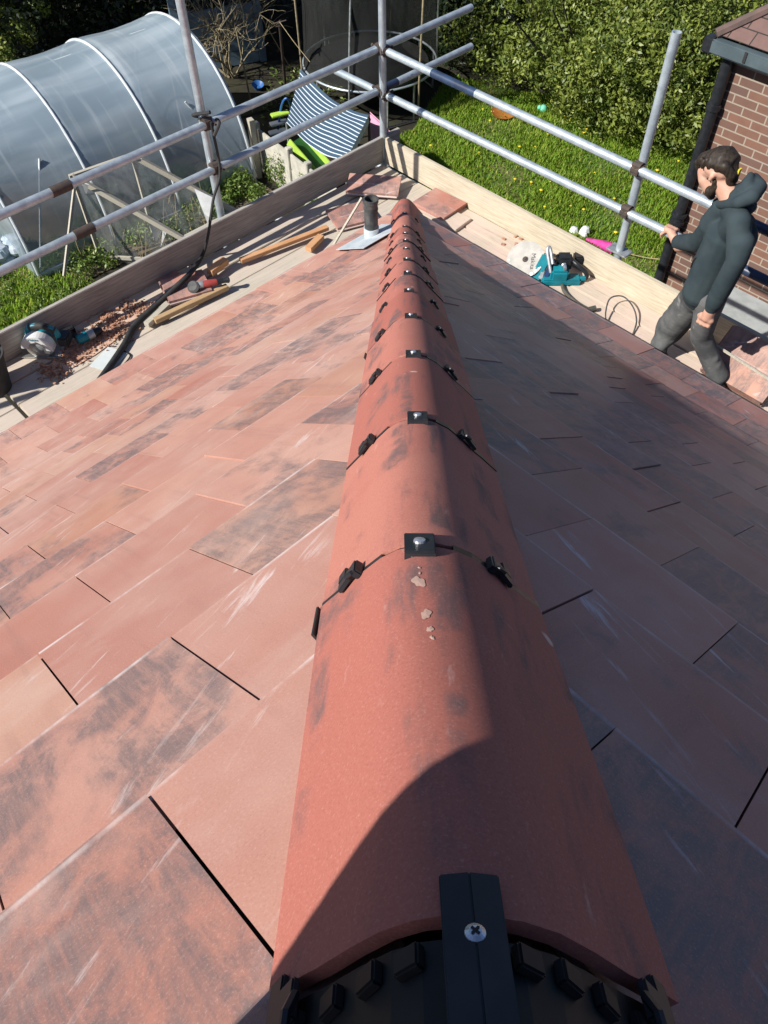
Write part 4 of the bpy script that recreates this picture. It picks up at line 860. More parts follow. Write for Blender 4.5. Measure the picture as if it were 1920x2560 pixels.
def quad_tile(px4, z, label, lift=.012, cat='roof tile', group=None, name='roof_tile'):
    P_ = [PZ(q, z) for q in px4]; c = sum(P_, Vector()) / 4; X = (P_[1] - P_[0] + P_[2] - P_[3]) / 2; Y = (P_[3] - P_[0] + P_[2] - P_[1]) / 2
    o = loose_tile(c, X, Y, X.cross(Y) if X.cross(Y).z > 0 else -X.cross(Y), name, X.length / 2, Y.length / 2).build(name, m_tileL); return tag(o, label, cat, group)
Z2 = lambda x, y: (600 + x * .42194, y * .42194)
Z4 = lambda x, y: (x * .42194, 500 + y * .42194)
Z6 = lambda x, y: (1220 + x * .42194, 500 + y * .42194)
# one tile propped up at the far corner, one leaning tile behind the vent pipe, one lying on another at the right
p0, p1, p2, p3 = PZ(Z2(630, 1135), ZP + .05), PZ(Z2(940, 1158), ZP + .05), PZ(Z2(955, 1060), ZP + .09), PZ(Z2(645, 1028), ZP + .09)
c = (p0 + p1 + p2 + p3) / 4; X = p1 - p0; Y = p3 - p0; n = X.cross(Y); n = n if n.z > 0 else -n
tag(loose_tile(c, X, Y, n, 'roof_tile', X.length / 2, Y.length / 2).build('roof_tile', m_tileL), 'loose red tile propped at the far corner of the walkway, nearest the toe boards', 'roof tile')
b = MB(); b.beam(c - UP * .05 - X * .35, c - UP * .05 + X * .35, .05, .05); tag(b.build('timber_block', m_oldwood), 'short grey timber block under the propped tile at the far corner', 'timber block')
quad_tile([Z2(560, 1362), Z2(800, 1300), Z2(765, 1188), Z2(525, 1248)], ZP + .035, 'loose red tile with grey streaks lying just behind the vent pipe')
b = MB(); q = PZ(Z2(680, 1280), ZP + .012); b.box(q, (.24, .05, .022), .9); tag(b.build('timber_block', m_oldwood), 'thin timber strip under the tile behind the vent pipe', 'timber block')
tR = [Z2(1075, 1225), Z2(1205, 1292), Z2(1348, 1213), Z2(1108, 1095)]
quad_tile([(x + 2, y + 5) for x, y in tR], ZP + .014, 'lower red tile of the pair right of the roof corner', .012)
quad_tile(tR, ZP + .042, 'upper dusty red tile of the pair right of the roof corner')
# tiles with the angle grinder on the left walkway
tl = [Z4(1000, 605), Z4(1335, 512), Z4(1120, 442), Z4(950, 487)]
for k, lb in enumerate(('bottom tile of the stack under the small grinder', 'middle tile of the stack under the small grinder', 'top pink tile of the stack under the small grinder')):
    quad_tile([(x + [4, -3, 0][k], y + [6, 3, 0][k]) for x, y in tl], ZP + .014 + .027 * k, lb)
quad_tile([Z4(955, 500), Z4(1070, 440), Z4(1045, 425), Z4(945, 462)], ZP + .012, 'darker red broken tile showing behind the stack with the grinder')
# stack near the worker, leaning tiles against the pale toe board
st0 = PZ(Z6(1365, 1075), ZP + .02); st1 = PZ(Z6(1555, 1170), ZP + .02); sx_ = (st1 - st0); 
for k in range(5):
    X = sx_.normalized(); Y = (DB * .80 + UP * .60).normalized(); c = W(-2.70, .40, ZP + .12) - X * .0 + (DB * -.62 + UP * .80) * .0; n = X.cross(Y); n = n if n.z > 0 else -n
    c = c + n * (.024 * k); tag(loose_tile(c + DA * random.uniform(-.008, .008), DA, Y, n, 'roof_tile', .215, .165).build('roof_tile', m_tileL), ['bottom', 'second', 'third', 'fourth', 'front'][k] + ' red tile of the stack leaning on the toe board beside the worker', 'roof tile')
b = MB(); b.beam(W(-2.45, .26, ZP + .275), W(-2.98, .20, ZP + .285), .012, .012); tag(b.build('thin_batten', m_oldwood), 'thin grey strip lying across the leaning tiles beside the worker', 'batten')
# ------------------------------------------------------------------ timber pieces
def batten(p, q, wd, h, mat, label, name='batten'): b = MB(); b.beam(p + UP * h / 2, q + UP * h / 2, wd, h, UP, .002); return tag(b.build(name, mat), label, 'batten')
batten(PZ((602, 656), ZP + .03), PZ(Z2(520, 1358), ZP + .03), .045, .03, m_batten, 'long new orange softwood batten lying left of the vent pipe')
batten(PZ(Z2(405, 1490), ZP + .03), PZ(Z2(482, 1412), ZP + .03), .055, .035, m_batten, 'short orange batten offcut next to the long new batten')
batten(PZ(Z4(1245, 445), ZP + .04), PZ(Z4(1340, 372), ZP + .04), .06, .045, m_batten, 'short thick orange offcut beside the tile stack with the grinder')
m_tan = board_mat('tan batten', (.44, .30, .16), (.34, .22, .11), (.48, .36, .23), RA, .4)
batten(PZ(Z4(920, 728), ZP + .03), PZ(Z4(1350, 525), ZP + .03), .042, .035, m_tan, 'long tan batten in front of the tile stack with the grinder')
batten(PZ(Z4(872, 752), ZP + .02), PZ(Z4(1000, 632), ZP + .02), .045, .035, m_oldwood, 'short dark weathered batten beside the black hose')
s0_, s1_ = PZ(Z2(540, 1475), ZP + .01), PZ(Z2(722, 1172), ZP + .30)
b = MB(); b.beam(s0_, s1_, .012, .016, DA); tag(b.build('thin_stick', m_oldwood), 'thin dark stick leaning up against the vent pipe', 'stick')
# ------------------------------------------------------------------ hose, cables, sheet, rubble
hz = [near(railUL, pL) + Vector((0, 0, .05)) - nA_v * .05 if 0 else near(railUL, pL) - DA * .05 + UP * .03]
hose = hz + [near(railLL, pL) - DA * .05 + UP * .0, PA((533, 500), .80), PA((520, 590), .77), PZ((505, 640), ZP + .05), PZ(Z4(1120, 442), ZP + .12), PZ(Z4(950, 600), ZP + .06), PZ(Z4(800, 740), ZP + .025), PZ(Z4(740, 850), ZP + .025), PZ(Z4(650, 985), ZP + .025), PZ(Z4(560, 1105), ZP + .03), PZ(Z4(470, 1200), ZP - .05)]
hp_ = bez(hose, 88); rr = [.010 + .012 * min(1, max(0, (i / len(hp_) - .30) / .2)) for i in range(len(hp_))]
b = MB(); b.tube(hp_, rr, 10); tag(b.build('black_hose', m_blackm, smooth=True), 'thick black hose running from the scaffold pole across the left walkway', 'hose')
cq = near(railUL, pL); b = MB(); b.tube(bez([cq - DA * .06 + UP * .10, cq + DA * .06 + UP * .06 - DB * .06, cq + DA * .05 + DB * .06, cq - DA * .07 + DB * .05 + UP * .02, cq - DA * .06 - UP * .06], 30), .013, 8); tag(b.build('cable_loop', m_blackm, smooth=True), 'black cable loop tied round the upper coupler of the left pole', 'cable')
b = MB(); b.tube(bez([PZ(Z4(q[0], q[1]), ZP + .012) for q in ((655, 1015), (720, 985), (770, 930), (755, 905), (700, 880))], 30), .005, 6); tag(b.build('thin_cable', m_black, smooth=True), 'thin black cable curling over the grey sheet', 'cable')
b = MB(); q = [PZ(Z4(*p), ZP + .006) for p in ((530, 985), (640, 872), (760, 905), (650, 1020))]; b.prism(q, UP * .004); tag(b.build('plastic_sheet', m_slate), 'pale grey plastic sheet lying under the black hose', 'sheet')
rb = MB(); wts = [(300, 1020, 60), (400, 930, 70), (500, 850, 80), (600, 800, 70), (690, 760, 60), (640, 700, 40), (800, 640, 60)]
for k in range(1500):
    x, y, r_ = random.choice(wts); p = PZ(Z4(x + random.gauss(0, r_ * .8), y + random.gauss(0, r_ * .42)), ZP + .004)
    s_ = random.uniform(.003, .009) if random.random() < .93 else random.uniform(.010, .02); rb.box(p + UP * random.uniform(0, .012), (s_ * random.uniform(.7, 2), s_ * random.uniform(.7, 1.6), s_), random.uniform(0, 3))
tag(rb.build('clay_rubble', m_rub), 'crushed red clay chippings spread over the left walkway', 'rubble', kind='stuff')
dm = MB(); pd = [PZ(Z4(x, y), ZP + .003) for x, y in ((230, 1065), (330, 930), (470, 850), (600, 760), (720, 690), (860, 600), (900, 640), (740, 790), (560, 920), (400, 1010))]; dm.add(pd, [tuple(range(len(pd)))]); 
dm.build('rubble_dust', M('clay dust', (.50, .30, .21), (.58, .42, .32), 12, .95, 0, .4)); tag(bpy.data.objects['rubble_dust'], 'patch of red clay dust under the chippings on the left walkway', 'dust', kind='stuff')
ch = MB()
for q in ((100, 230), (160, 260), (190, 230), (90, 262), (170, 215)):
    p = PZ(Z6(q[0] + random.uniform(-8, 8), q[1]), ZP + .01); ch.box(p, (.03, .02, .012), random.uniform(0, 3), .002)
tag(ch.build('tile_chips', m_rub), 'few small tile chips on the right walkway behind the cutting disc', 'chips', kind='stuff')
# ------------------------------------------------------------------ cordless circular saw, drill, bucket (left)
def lettering(txt, c, X, Y, size, mat, parent):
    cu = bpy.data.curves.new('lettering', 'FONT'); cu.body = txt; cu.size = size; cu.extrude = .0004; cu.align_x = 'CENTER'; cu.align_y = 'CENTER'; cu.materials.append(mat)
    o_ = bpy.data.objects.new('lettering', cu); col.objects.link(o_); dg = bpy.context.evaluated_depsgraph_get(); me = bpy.data.meshes.new_from_object(o_.evaluated_get(dg)); bpy.data.objects.remove(o_); me.name = 'lettering'
    o = bpy.data.objects.new('lettering', me); col.objects.link(o); X = Vector(X).normalized(); Zv = X.cross(Vector(Y)).normalized(); Yv = Zv.cross(X)
    c = Vector(c); off = Vector((0, 0, 0)); q = parent
    while q is not None: off += q.location; q = q.parent
    c = c - off
    o.matrix_local = Matrix([[X.x, Yv.x, Zv.x, c.x], [X.y, Yv.y, Zv.y, c.y], [X.z, Yv.z, Zv.z, c.z], [0, 0, 0, 1]]); o.parent = parent; return o
s0q, s1q = PZ((62, 889), ZP + .01), PZ((143, 890), ZP + .01); SX = (s1q - s0q).normalized(); SY = UP.cross(SX).normalized(); sc0 = (s0q + s1q) / 2   # SX along the base plate, SY away
cs = thing('circular_saw', 'teal cordless circular saw with a white blade guard on the left walkway', 'circular saw', sc0)
b = MB(); b.obox(sc0 + SY * .05 + UP * .004, SX * .14, SY * .075, UP * .003, .002); b.build('base_plate', m_metal, cs)
b = MB(); b.lathe(sc0 + UP * .075 + SX * .01, -SY, [(.005, .012), (.080, .012), (.082, .010), (.080, .008), (.005, .008)], 32); b.build('blade', m_metal, cs)
gq = sc0 + UP * .075 + SX * .01; b = MB(); arc = [gq + (SX * math.cos(a) + UP * math.sin(a)) * .105 for a in np.linspace(-.15, math.pi * .97, 20)] + [gq + (SX * math.cos(a) + UP * math.sin(a)) * .058 for a in np.linspace(math.pi * .97, -.15, 20)]
b.prism([p - SY * .024 for p in arc], SY * .066); b.build('blade_guard', m_white, cs); 
b = MB(); b.lathe(gq, -SY, [(.045, -.01), (.045, .008), (.030, .016), (.012, .018)], 18); b.obox(gq - UP * .02 + SX * .055 - SY * .004, SX * .032, SY * .006, UP * .028, .004); b.build('gear_cover', m_galvd, cs, smooth=True)
b = MB(); b.lathe(gq + SY * .05, SY, [(.045, 0), (.048, .03), (.045, .09), (.030, .11)], 20); b.build('motor', m_teal, cs, smooth=True)
hb_ = [gq + SX * -.06 + UP * .07 + SY * .05, gq + SX * -.03 + UP * .13 + SY * .05, gq + SX * .06 + UP * .14 + SY * .05, gq + SX * .13 + UP * .10 + SY * .05, gq + SX * .14 + UP * .02 + SY * .05]
b = MB(); b.tube(bez(hb_, 16), .020, 10); b.build('handle', m_teal, cs, smooth=True); b = MB(); b.tube(bez(hb_[1:4], 10), .023, 10); b.build('grip', m_blackm, cs, smooth=True)
b = MB(); b.obox(gq + SX * .165 + UP * .02 + SY * .07, SX * .035, SY * .05, UP * .035, .008); b.build('battery', m_black, cs)
lettering('Makita', gq + UP * .082 - SY * .0255, SX, UP, .026, m_teal, cs)
d0, d1 = PZ((176, 858), ZP + .045), PZ((250, 826), ZP + .045); dr = thing('cordless_drill', 'teal and black cordless drill lying beside the circular saw', 'drill', d0); DX = (d1 - d0).normalized()
b = MB(); b.lathe(d0 + DX * .05, DX, [(.028, 0), (.034, .02), (.034, .10), (.028, .12)], 16); b.build('body', m_teal, dr, smooth=True)
b = MB(); b.lathe(d0 + DX * .17, DX, [(.030, 0), (.030, .012), (.022, .05), (.012, .06)], 16); b.build('chuck', m_black, dr, smooth=True); b = MB(); b.lathe(d0 + DX * .125, DX, [(.036, 0), (.037, .02), (.034, .045)], 16); b.build('torque_ring', m_galvd, dr, smooth=True)
b = MB(); dy = UP.cross(DX); b.tube([d0 + DX * .08, d0 + DX * .06 + dy * .06 - UP * .01, d0 + DX * .04 + dy * .12 - UP * .015], [.022, .02, .022], 10); b.build('handle', m_black, dr, smooth=True); b = MB(); b.obox(d0 + DX * .035 + dy * .135 - UP * .012, DX * .05, dy * .022, UP * .030, .006); b.build('battery', m_black, dr)
bk0 = W(.66, -3.10, ZP); bk = thing('black_bucket', 'black builders bucket with tools at the left edge', 'bucket', bk0)
b = MB(); b.lathe(bk0, UP, [(.10, 0), (.14, .26), (.15, .265), (.15, .28), (.135, .275), (.095, .02)], 24); b.build('tub', m_blackm, bk, smooth=True)
b = MB(); b.tube(bez([bk0 + DB * .15 + UP * .26, bk0 + DB * .12 + UP * .34 + DA * .1, bk0 - DB * .15 + UP * .26], 12), .005, 6); b.build('handle', m_galvd, bk)
hm_ = thing('claw_hammer', 'hammer with an orange handle sticking out of the black bucket', 'hammer', bk0 + UP * .2); b = MB(); b.tube([bk0 + UP * .1 + DB * .02, bk0 + UP * .36 + DB * .09 + DA * .03], .014, 8); b.build('handle', m_batten, hm_, smooth=True); b = MB(); b.tube([bk0 + UP * .36 + DB * .09 - DA * .04, bk0 + UP * .37 + DB * .09 + DA * .09], [.016, .012], 8); b.build('head', m_metal, hm_)
# small angle grinder on the tile stack
g0_, g1_ = PZ((484, 716), ZP + .10), PZ((556, 702), ZP + .10); gr = thing('angle_grinder', 'small red angle grinder lying on the stack of tiles', 'angle grinder', g0_); GX = (g1_ - g0_).normalized(); GY = UP.cross(GX)
b = MB(); b.lathe(g0_ - UP * .0 + GX * .0, (GX * -.35 - GY * .55 + UP * .7), [(.004, .022), (.034, .022), (.035, .019), (.004, .018)], 24); b.build('disc', m_pipe, gr); b = MB(); b.lathe(g0_ + GX * .02, GX, [(.022, 0), (.028, .02), (.026, .05)], 14); b.build('gear_head', m_galvd, gr, smooth=True)
b = MB(); b.lathe(g0_ + GX * .07, GX, [(.025, 0), (.027, .03), (.024, .09), (.020, .10)], 14); b.build('body', m_red, gr, smooth=True); b = MB(); b.lathe(g0_ + GX * .17, GX, [(.021, 0), (.018, .05), (.024, .08), (.012, .09)], 12); b.build('handle', m_black, gr, smooth=True); b = MB(); b.lathe(g0_ + GX * .0 + GY * -.01, (GX * -.35 - GY * .55 + UP * .7), [(.018, 0), (.044, .004), (.044, .012), (.018, .016)], 18); b.build('guard', m_blackm, gr, smooth=True)
# ------------------------------------------------------------------ petrol disc cutter (right)
dc = PZ(Z6(222, 352), ZP + .10); cu_ = thing('disc_cutter', 'teal and black petrol disc cutter with a large dusty diamond disc on the right walkway', 'disc cutter', PZ(Z6(400, 470), ZP))
vd = (Vector(CAM) - dc).normalized(); dn_ = (vd * .80 + UP * .25 + DA * .28).normalized(); dx_ = (DA * -1 - dn_ * (-DA).dot(dn_)).normalized(); dy_ = dn_.cross(dx_)
RD = .138
b = MB(); b.lathe(dc, dn_, [(.012, .004), (RD * .80, .004), (RD, .003), (RD, -.002), (.012, -.003)], 44); disc = b.build('cutting_disc', m_discm, cu_)
b = MB()
for k in range(22):
    a = k * 2 * math.pi / 22; c_ = dc + (dx_ * math.cos(a) + dy_ * math.sin(a)) * RD * .90 + dn_ * .0045
    if math.sin(a * 1.0 + 2.6) > -.25: b.obox(c_, (dx_ * math.cos(a) + dy_ * math.sin(a)) * RD * .085, (dy_ * math.cos(a) - dx_ * math.sin(a)) * RD * .075, dn_ * .0008)
b.build('disc_segments', m_galvd, disc)
b = MB(); b.lathe(dc + dn_ * .004, dn_, [(.022, 0), (.020, .004), (.008, .006), (.008, .012)], 16); b.build('arbor', m_rust, disc)
lettering('Makita', dc + dx_ * RD * .42 + dy_ * RD * .1 + dn_ * .0052, (dx_ * .5 - dy_ * .86), (dx_ * .86 + dy_ * .5), .045, m_blackm, disc)
ce = PZ(Z6(470, 440), ZP + .05); CX = (PZ(Z6(590, 450), ZP) - PZ(Z6(290, 450), ZP)).normalized(); CY = UP.cross(CX).normalized()
gc = PZ(Z6(330, 440), ZP + .06)
b = MB(); arc = []
for a in np.linspace(-.5, 1.9, 14): arc.append(dc + (dx_ * math.cos(a) + dy_ * math.sin(a)) * RD * 1.10 + dn_ * .014)
for a in np.linspace(1.9, -.5, 14): arc.append(dc + (dx_ * math.cos(a) + dy_ * math.sin(a)) * RD * .66 + dn_ * .016)
gb = MB(); gx = Z6(300, 470); e0 = PZ(Z6(275, 470), ZP + .01); e1 = PZ(Z6(352, 330), ZP + .16)
gb.beam(e0, e1, .075, .03, vd, .008); gb.build('wheel_guard', m_teal, cu_)
b = MB(); b.beam(PZ(Z6(310, 470), ZP + .02), PZ(Z6(362, 300), ZP + .17), .035, .035, vd, .006); b.build('guard_arm', m_galvd, cu_); b = MB(); b.beam(PZ(Z6(338, 470), ZP + .02), PZ(Z6(392, 350), ZP + .13), .035, .05, vd, .006); b.build('belt_cover', M('navy metal', (.015, .04, .12), (.01, .03, .09), 9, .4, 0, .03), cu_)
b = MB(); b.obox(PZ(Z6(420, 440), ZP + .06), CX * .065, CY * .055, UP * .055, .016); b.build('engine_housing', m_teal, cu_); b = MB(); b.obox(PZ(Z6(450, 365), ZP + .11), CX * .055, CY * .05, UP * .055, .016); b.build('air_filter_cover', m_black, cu_)
b = MB(); b.obox(PZ(Z6(455, 395), ZP + .135), CX * .010, CY * .03, UP * .012, .002); b.lathe(PZ(Z6(445, 385), ZP + .12), vd, [(.012, 0), (.012, .05), (.004, .052)], 10); b.build('filler_cap', m_screw, cu_)
b = MB(); b.obox(PZ(Z6(430, 470), ZP + .025), CX * .14, CY * .05, UP * .022, .01); b.build('fuel_tank', m_teal, cu_)
hdl = [PZ(Z6(490, 350), ZP + .13), PZ(Z6(530, 385), ZP + .12), PZ(Z6(580, 430), ZP + .07), PZ(Z6(575, 465), ZP + .03), PZ(Z6(500, 475), ZP + .025)]
b = MB(); b.tube(bez(hdl, 20), .017, 10); b.build('rear_handle', m_black, cu_, smooth=True); b = MB(); b.tube(bez(hdl[3:] + [PZ(Z6(470, 478), ZP + .03)], 8), .02, 8); b.build('handle_trim', m_teal, cu_, smooth=True)
b = MB(); fh = [PZ(Z6(372, 430), ZP + .09), PZ(Z6(352, 300), ZP + .21), PZ(Z6(368, 285), ZP + .22), PZ(Z6(385, 380), ZP + .14)]; b.tube(bez(fh, 14), .012, 8); b.build('front_handle', m_galvd, cu_, smooth=True)
b = MB(); b.obox(PZ(Z6(535, 345), ZP + .09), CX * .035, CY * .04, UP * .035, .01); b.build('starter_cover', m_black, cu_)
hs_ = MB(); hs_.tube(bez([PZ(Z6(440, 505), ZP + .015), PZ(Z6(455, 545), ZP + .02), PZ(Z6(520, 605), ZP + .015), PZ(Z6(610, 655), ZP + .02)], 20), .013, 8); hs_.tube([PZ(Z6(600, 650), ZP + .02), PZ(Z6(640, 640), ZP + .03)], .02, 8); tag(hs_.build('water_hose', M('dusty dark hose', (.10, .09, .07), (.05, .048, .04), 20, .8), smooth=True), 'dusty dark hose with a fitting lying in front of the disc cutter', 'hose')
b = MB(); b.tube(bez([PZ(Z6(700, 735), ZP + .01), PZ(Z6(698, 660), ZP + .05), PZ(Z6(725, 582), ZP + .08), PZ(Z6(800, 572), ZP + .08), PZ(Z6(860, 635), ZP + .06), PZ(Z6(880, 720), ZP + .03), PZ(Z6(855, 805), ZP + .005)], 40), .0055, 6); tag(b.build('wire_loop', m_pipe, smooth=True), 'thin dark wire loop standing up from the right walkway', 'wire')
# ------------------------------------------------------------------ people
def depth(P): return (np.array(P) - CAM) @ fw
def px_r(P, n): return n * depth(P) / F_PX
def blob(name, chains, vox, mat, parent=None, it=6, smooth=.5):
    mb = MB()
    for ch in chains:
        for (p, r), (q, s_) in zip(ch, ch[1:]) if len(ch) > 1 else [(ch[0], ch[0])]:
            p, q = Vector(p), Vector(q); L = (q - p).length; n = max(1, int(L / (min(r, s_) * .35)) + 1)
            for k in range(n + 1): t = k / n; mb.ball(p.lerp(q, t), r + (s_ - r) * t, 14)
    me = bpy.data.meshes.new(name); me.from_pydata(mb.v, [], mb.f); o = bpy.data.objects.new(name, me); col.objects.link(o)
    m = o.modifiers.new('r', 'REMESH'); m.mode = 'VOXEL'; m.voxel_size = vox; m2 = o.modifiers.new('s', 'SMOOTH'); m2.factor = smooth; m2.iterations = it
    dg = bpy.context.evaluated_depsgraph_get(); ev = bpy.data.meshes.new_from_object(o.evaluated_get(dg)); o.modifiers.clear(); o.data = ev; bpy.data.meshes.remove(me); ev.name = name
    off = Vector((0, 0, 0))
    if parent is not None: off = parent.location
    ev.transform(Matrix.Translation(-Vector(off))); ev.materials.clear(); ev.materials.append(mat); ev.polygons.foreach_set('use_smooth', [True] * len(ev.polygons))
    if parent is not None: o.parent = parent
    return o
def J(q, b, rp): P = PB(q, b); return (P, px_r(P, rp))
footN = PZ((1782, 962), ZP + .035); footF = PZ((1640, 886), ZP + .035)
hdC = J((1799, 414), .12, 38); jaw = J((1776, 466), .12, 20); chin = J((1779, 480), .12, 13); nose = J((1751, 447), .12, 5); brow = J((1760, 428), .12, 16); face = J((1768, 446), .12, 22)
neck0 = J((1806, 455), .11, 25); neck1 = J((1832, 505), .10, 27)
shN = J((1848, 556), -.06, 31); elN = J((1842, 652), -.12, 27); wrN = J((1780, 768), -.11, 18); haN = J((1768, 792), -.11, 15)
shF = J((1800, 545), .30, 30); elF = J((1745, 606), .42, 22); wrF = J((1697, 616), .56, 14)
gripF = near(railLR, PB((1672, 606), BL_)); haF = (PB((1680, 611), BL_ - .02), .034)
chest = J((1826, 585), .11, 57); belly = J((1787, 665), .10, 56); hem = J((1765, 716), .10, 52)
hipN = J((1778, 742), .05, 40); hipF = J((1742, 742), .19, 42)
knN = J((1752, 838), .12, 28); anN = (footN + UP * .07 - DA * .01, px_r(footN, 19)); knF = J((1676, 822), .27, 37); anF = (footF + UP * .07, px_r(footF, 18))
def sh(j, f): return (j[0], j[1] * f)
# body: one continuous surface with head, neck, torso, arms, hands and legs
fwd = (DA * .86 - UP * .5).normalized(); side = DB
ear = hdC[0] - DB * hdC[1] * 1.0 + (jaw[0] - hdC[0]) * .33 + DA * -.012
hand = []
hx = (haN[0] - wrN[0]).normalized(); pal = haN[0] + hx * .012; kn = DA
for k, (o_, L) in enumerate(((.036, .040), (.013, .046), (-.010, .044), (-.032, .036))):
    b0 = pal + kn * o_ + hx * .018; b1 = b0 + hx * L * .6 - DB * .006; b2 = b1 + hx * L * .42 + DB * .022; hand.append([(b0, .0105), (b1, .0098), (b2, .0085)])
hand.append([(pal + kn * .035 - hx * .012, .012), (pal + kn * .052 + hx * .012 + DB * .012, .0105), (pal + kn * .046 + hx * .036 + DB * .022, .009)])
hand.append([(pal + kn * .026, .022), (pal - kn * .026, .021)])
rdir = (railLR[1] - railLR[0]).normalized(); gN = gripF
for k in range(4):
    o_ = gN + rdir * (.034 - .022 * k - .012); f0 = o_ + UP * .040 - DB * .018; f1 = o_ + UP * .042 + DB * .012; f2 = o_ + UP * .020 + DB * .040; f3 = o_ - UP * .012 + DB * .036; hand.append([(f0, .0105), (f1, .0100), (f2, .0092), (f3, .0085)])
hand.append([(gN - DB * .04 + UP * .025 - rdir * .03, .012), (gN - DB * .042 - UP * .005 - rdir * .050, .0105), (gN - DB * .030 - UP * .032 - rdir * .046, .009)])
pF = gN - DB * .034 + UP * .036
hand.append([(pF + rdir * .025, .019), (pF - rdir * .028, .019)]); hand.append([(wrF[0], wrF[1]), (pF, .022)])
worker = blob('person', [[hdC, sh(hdC, 1)], [(hdC[0] + DA * -.02, hdC[1] * .97), brow], [brow, face, jaw, chin], [face, nose], [(ear, .012), (ear + UP * .022 - DA * .006, .015)], [neck0, neck1], [neck1, sh(chest, .7), sh(belly, .72), sh(hem, .75)], [sh(shN, .6), sh(elN, .6), sh(wrN, .8), haN], [sh(shF, .6), sh(elF, .6), wrF], [neck1, sh(shN, .35)], [neck1, sh(shF, .35)],
    [sh(hem, .7), sh(hipN, .7), sh(knN, .65), (anN[0], anN[1] * .7)], [sh(hem, .7), sh(hipF, .7), sh(knF, .65), (anF[0], anF[1] * .7)]] + hand, .0062, m_skin, None, 3, .4)
tag(worker, 'bearded man in dark hoodie and dusty trousers, one hand on the guard rail', 'person')
hd = [[shN, elN, (elN[0].lerp(wrN[0], .6), px_r(wrN[0], 25)), sh(wrN, 1.0)], [J((1800, 520), .08, 22), J((1782, 560), .12, 34)], [(shF[0], px_r(shF[0], 34)), (elF[0], px_r(elF[0], 25)), (wrF[0].lerp(gripF, .12) + UP * .02, px_r(wrF[0], 19))], [chest, belly, hem], [(chest[0] + DB * .07, chest[1] * .8), (hem[0] + DB * .08, hem[1] * .8)], [(chest[0] - DB * .06, chest[1] * .85), (hem[0] - DB * .05, hem[1] * .85)], [shN, sh(chest, .85), shF], [(shN[0].lerp(shF[0], .5) - DA * .03, px_r(shN[0], 42)), (chest[0] - DA * .045, px_r(chest[0], 48)), (belly[0] - DA * .03, px_r(belly[0], 48)), (hem[0] - DA * .02, px_r(hem[0], 46))], [(neck1[0] - UP * .03, px_r(neck1[0], 30)), shN], [(neck1[0] - UP * .03, px_r(neck1[0], 30)), shF], [hem, (hem[0] - UP * .03, hem[1] * 1.04)]]
bul = elN[0].lerp(wrN[0], .75); hd.append([(bul, px_r(bul, 25)), (elN[0].lerp(wrN[0], .88), px_r(bul, 23))]); hd.append([(shN[0].lerp(elN[0], .5) - DA * .02, px_r(shN[0], 33)), elN])
hoodie = blob('hoodie', hd, .0085, m_hood, worker, 5)
hood = [[J((1786, 512), .09, 9), J((1812, 512), .03, 12), J((1848, 506), -.02, 16), J((1880, 492), .0, 20), J((1897, 468), .08, 20), J((1884, 448), .16, 16)], [J((1790, 505), .17, 9), J((1822, 492), .24, 12), J((1862, 470), .25, 18), J((1888, 462), .18, 18)],
    [J((1838, 490), .03, 16), J((1868, 466), .04, 18), J((1876, 438), .10, 9)], [J((1850, 480), .12, 22), J((1882, 474), .10, 24)], [J((1866, 462), .18, 16), J((1876, 438), .11, 8)], [J((1835, 515), .05, 20), J((1870, 515), .06, 22)]]
blob('hood', hood, .008, m_hood, worker, 4)
pk = MB(); q0, q1 = PB((1733, 685), .10) , PB((1752, 642), .06)
tro = [[hipN, (hipN[0].lerp(knN[0], .5), px_r(hipN[0], 33)), knN, (knN[0].lerp(anN[0], .6), px_r(knN[0], 25)), (anN[0] + UP * .02, px_r(anN[0], 24)), (anN[0] - UP * .02, px_r(anN[0], 21))], [hipF, knF, (knF[0].lerp(anF[0], .5), px_r(knF[0], 26)), (anF[0] + UP * .02, px_r(anF[0], 23)), (anF[0] - UP * .02, px_r(anF[0], 20))], [sh(hem, .92), hipN], [sh(hem, .92), hipF], [hipN, hipF]]
for k in range(7): c = knN[0].lerp(anN[0], .5 + .08 * k); o_ = DA * .03 * (1 if k % 2 else -1); tro.append([(c + o_ - DB * .008 + UP * .012, .034), (c - o_ * .4 - DB * .022 - UP * .02, .032)])
for k in range(5): c = hipF[0].lerp(knF[0], .1 + .2 * k); tro.append([(c + DA * .05 - DB * .01, .052), (c - DA * .03 - DB * .03 - UP * .01, .05)])
blob('trousers', tro, .0085, m_jean, worker, 5)
for P in (footN, footF): blob('boot', [[(P - DA * .05 + UP * .005, .040), (P + DA * .06 - UP * .004, .038), (P + DA * .12 - UP * .010, .030)], [(P - DA * .03, .042), (P - DA * .02 + UP * .07, .042)]], .008, m_boot, worker, 3)
hr = [[(hdC[0] + UP * .020 - DA * .014, hdC[1] * 1.0)], [J((1762, 398), .12, 18), J((1800, 390), .12, 24), J((1826, 408), .12, 20), J((1832, 440), .11, 15)], [J((1750, 402), .09, 9), J((1776, 408), .06, 10), J((1812, 416), .05, 13), J((1828, 440), .07, 12)], [J((1742, 404), .10, 6), J((1748, 416), .10, 5)], [J((1754, 398), .06, 6), J((1756, 418), .06, 5)], [J((1768, 400), .05, 7), J((1772, 420), .05, 5)], [J((1748, 410), .12, 11), J((1747, 420), .13, 8)], [J((1750, 408), .18, 12)], [J((1822, 462), .10, 12), J((1830, 446), .10, 16)]]
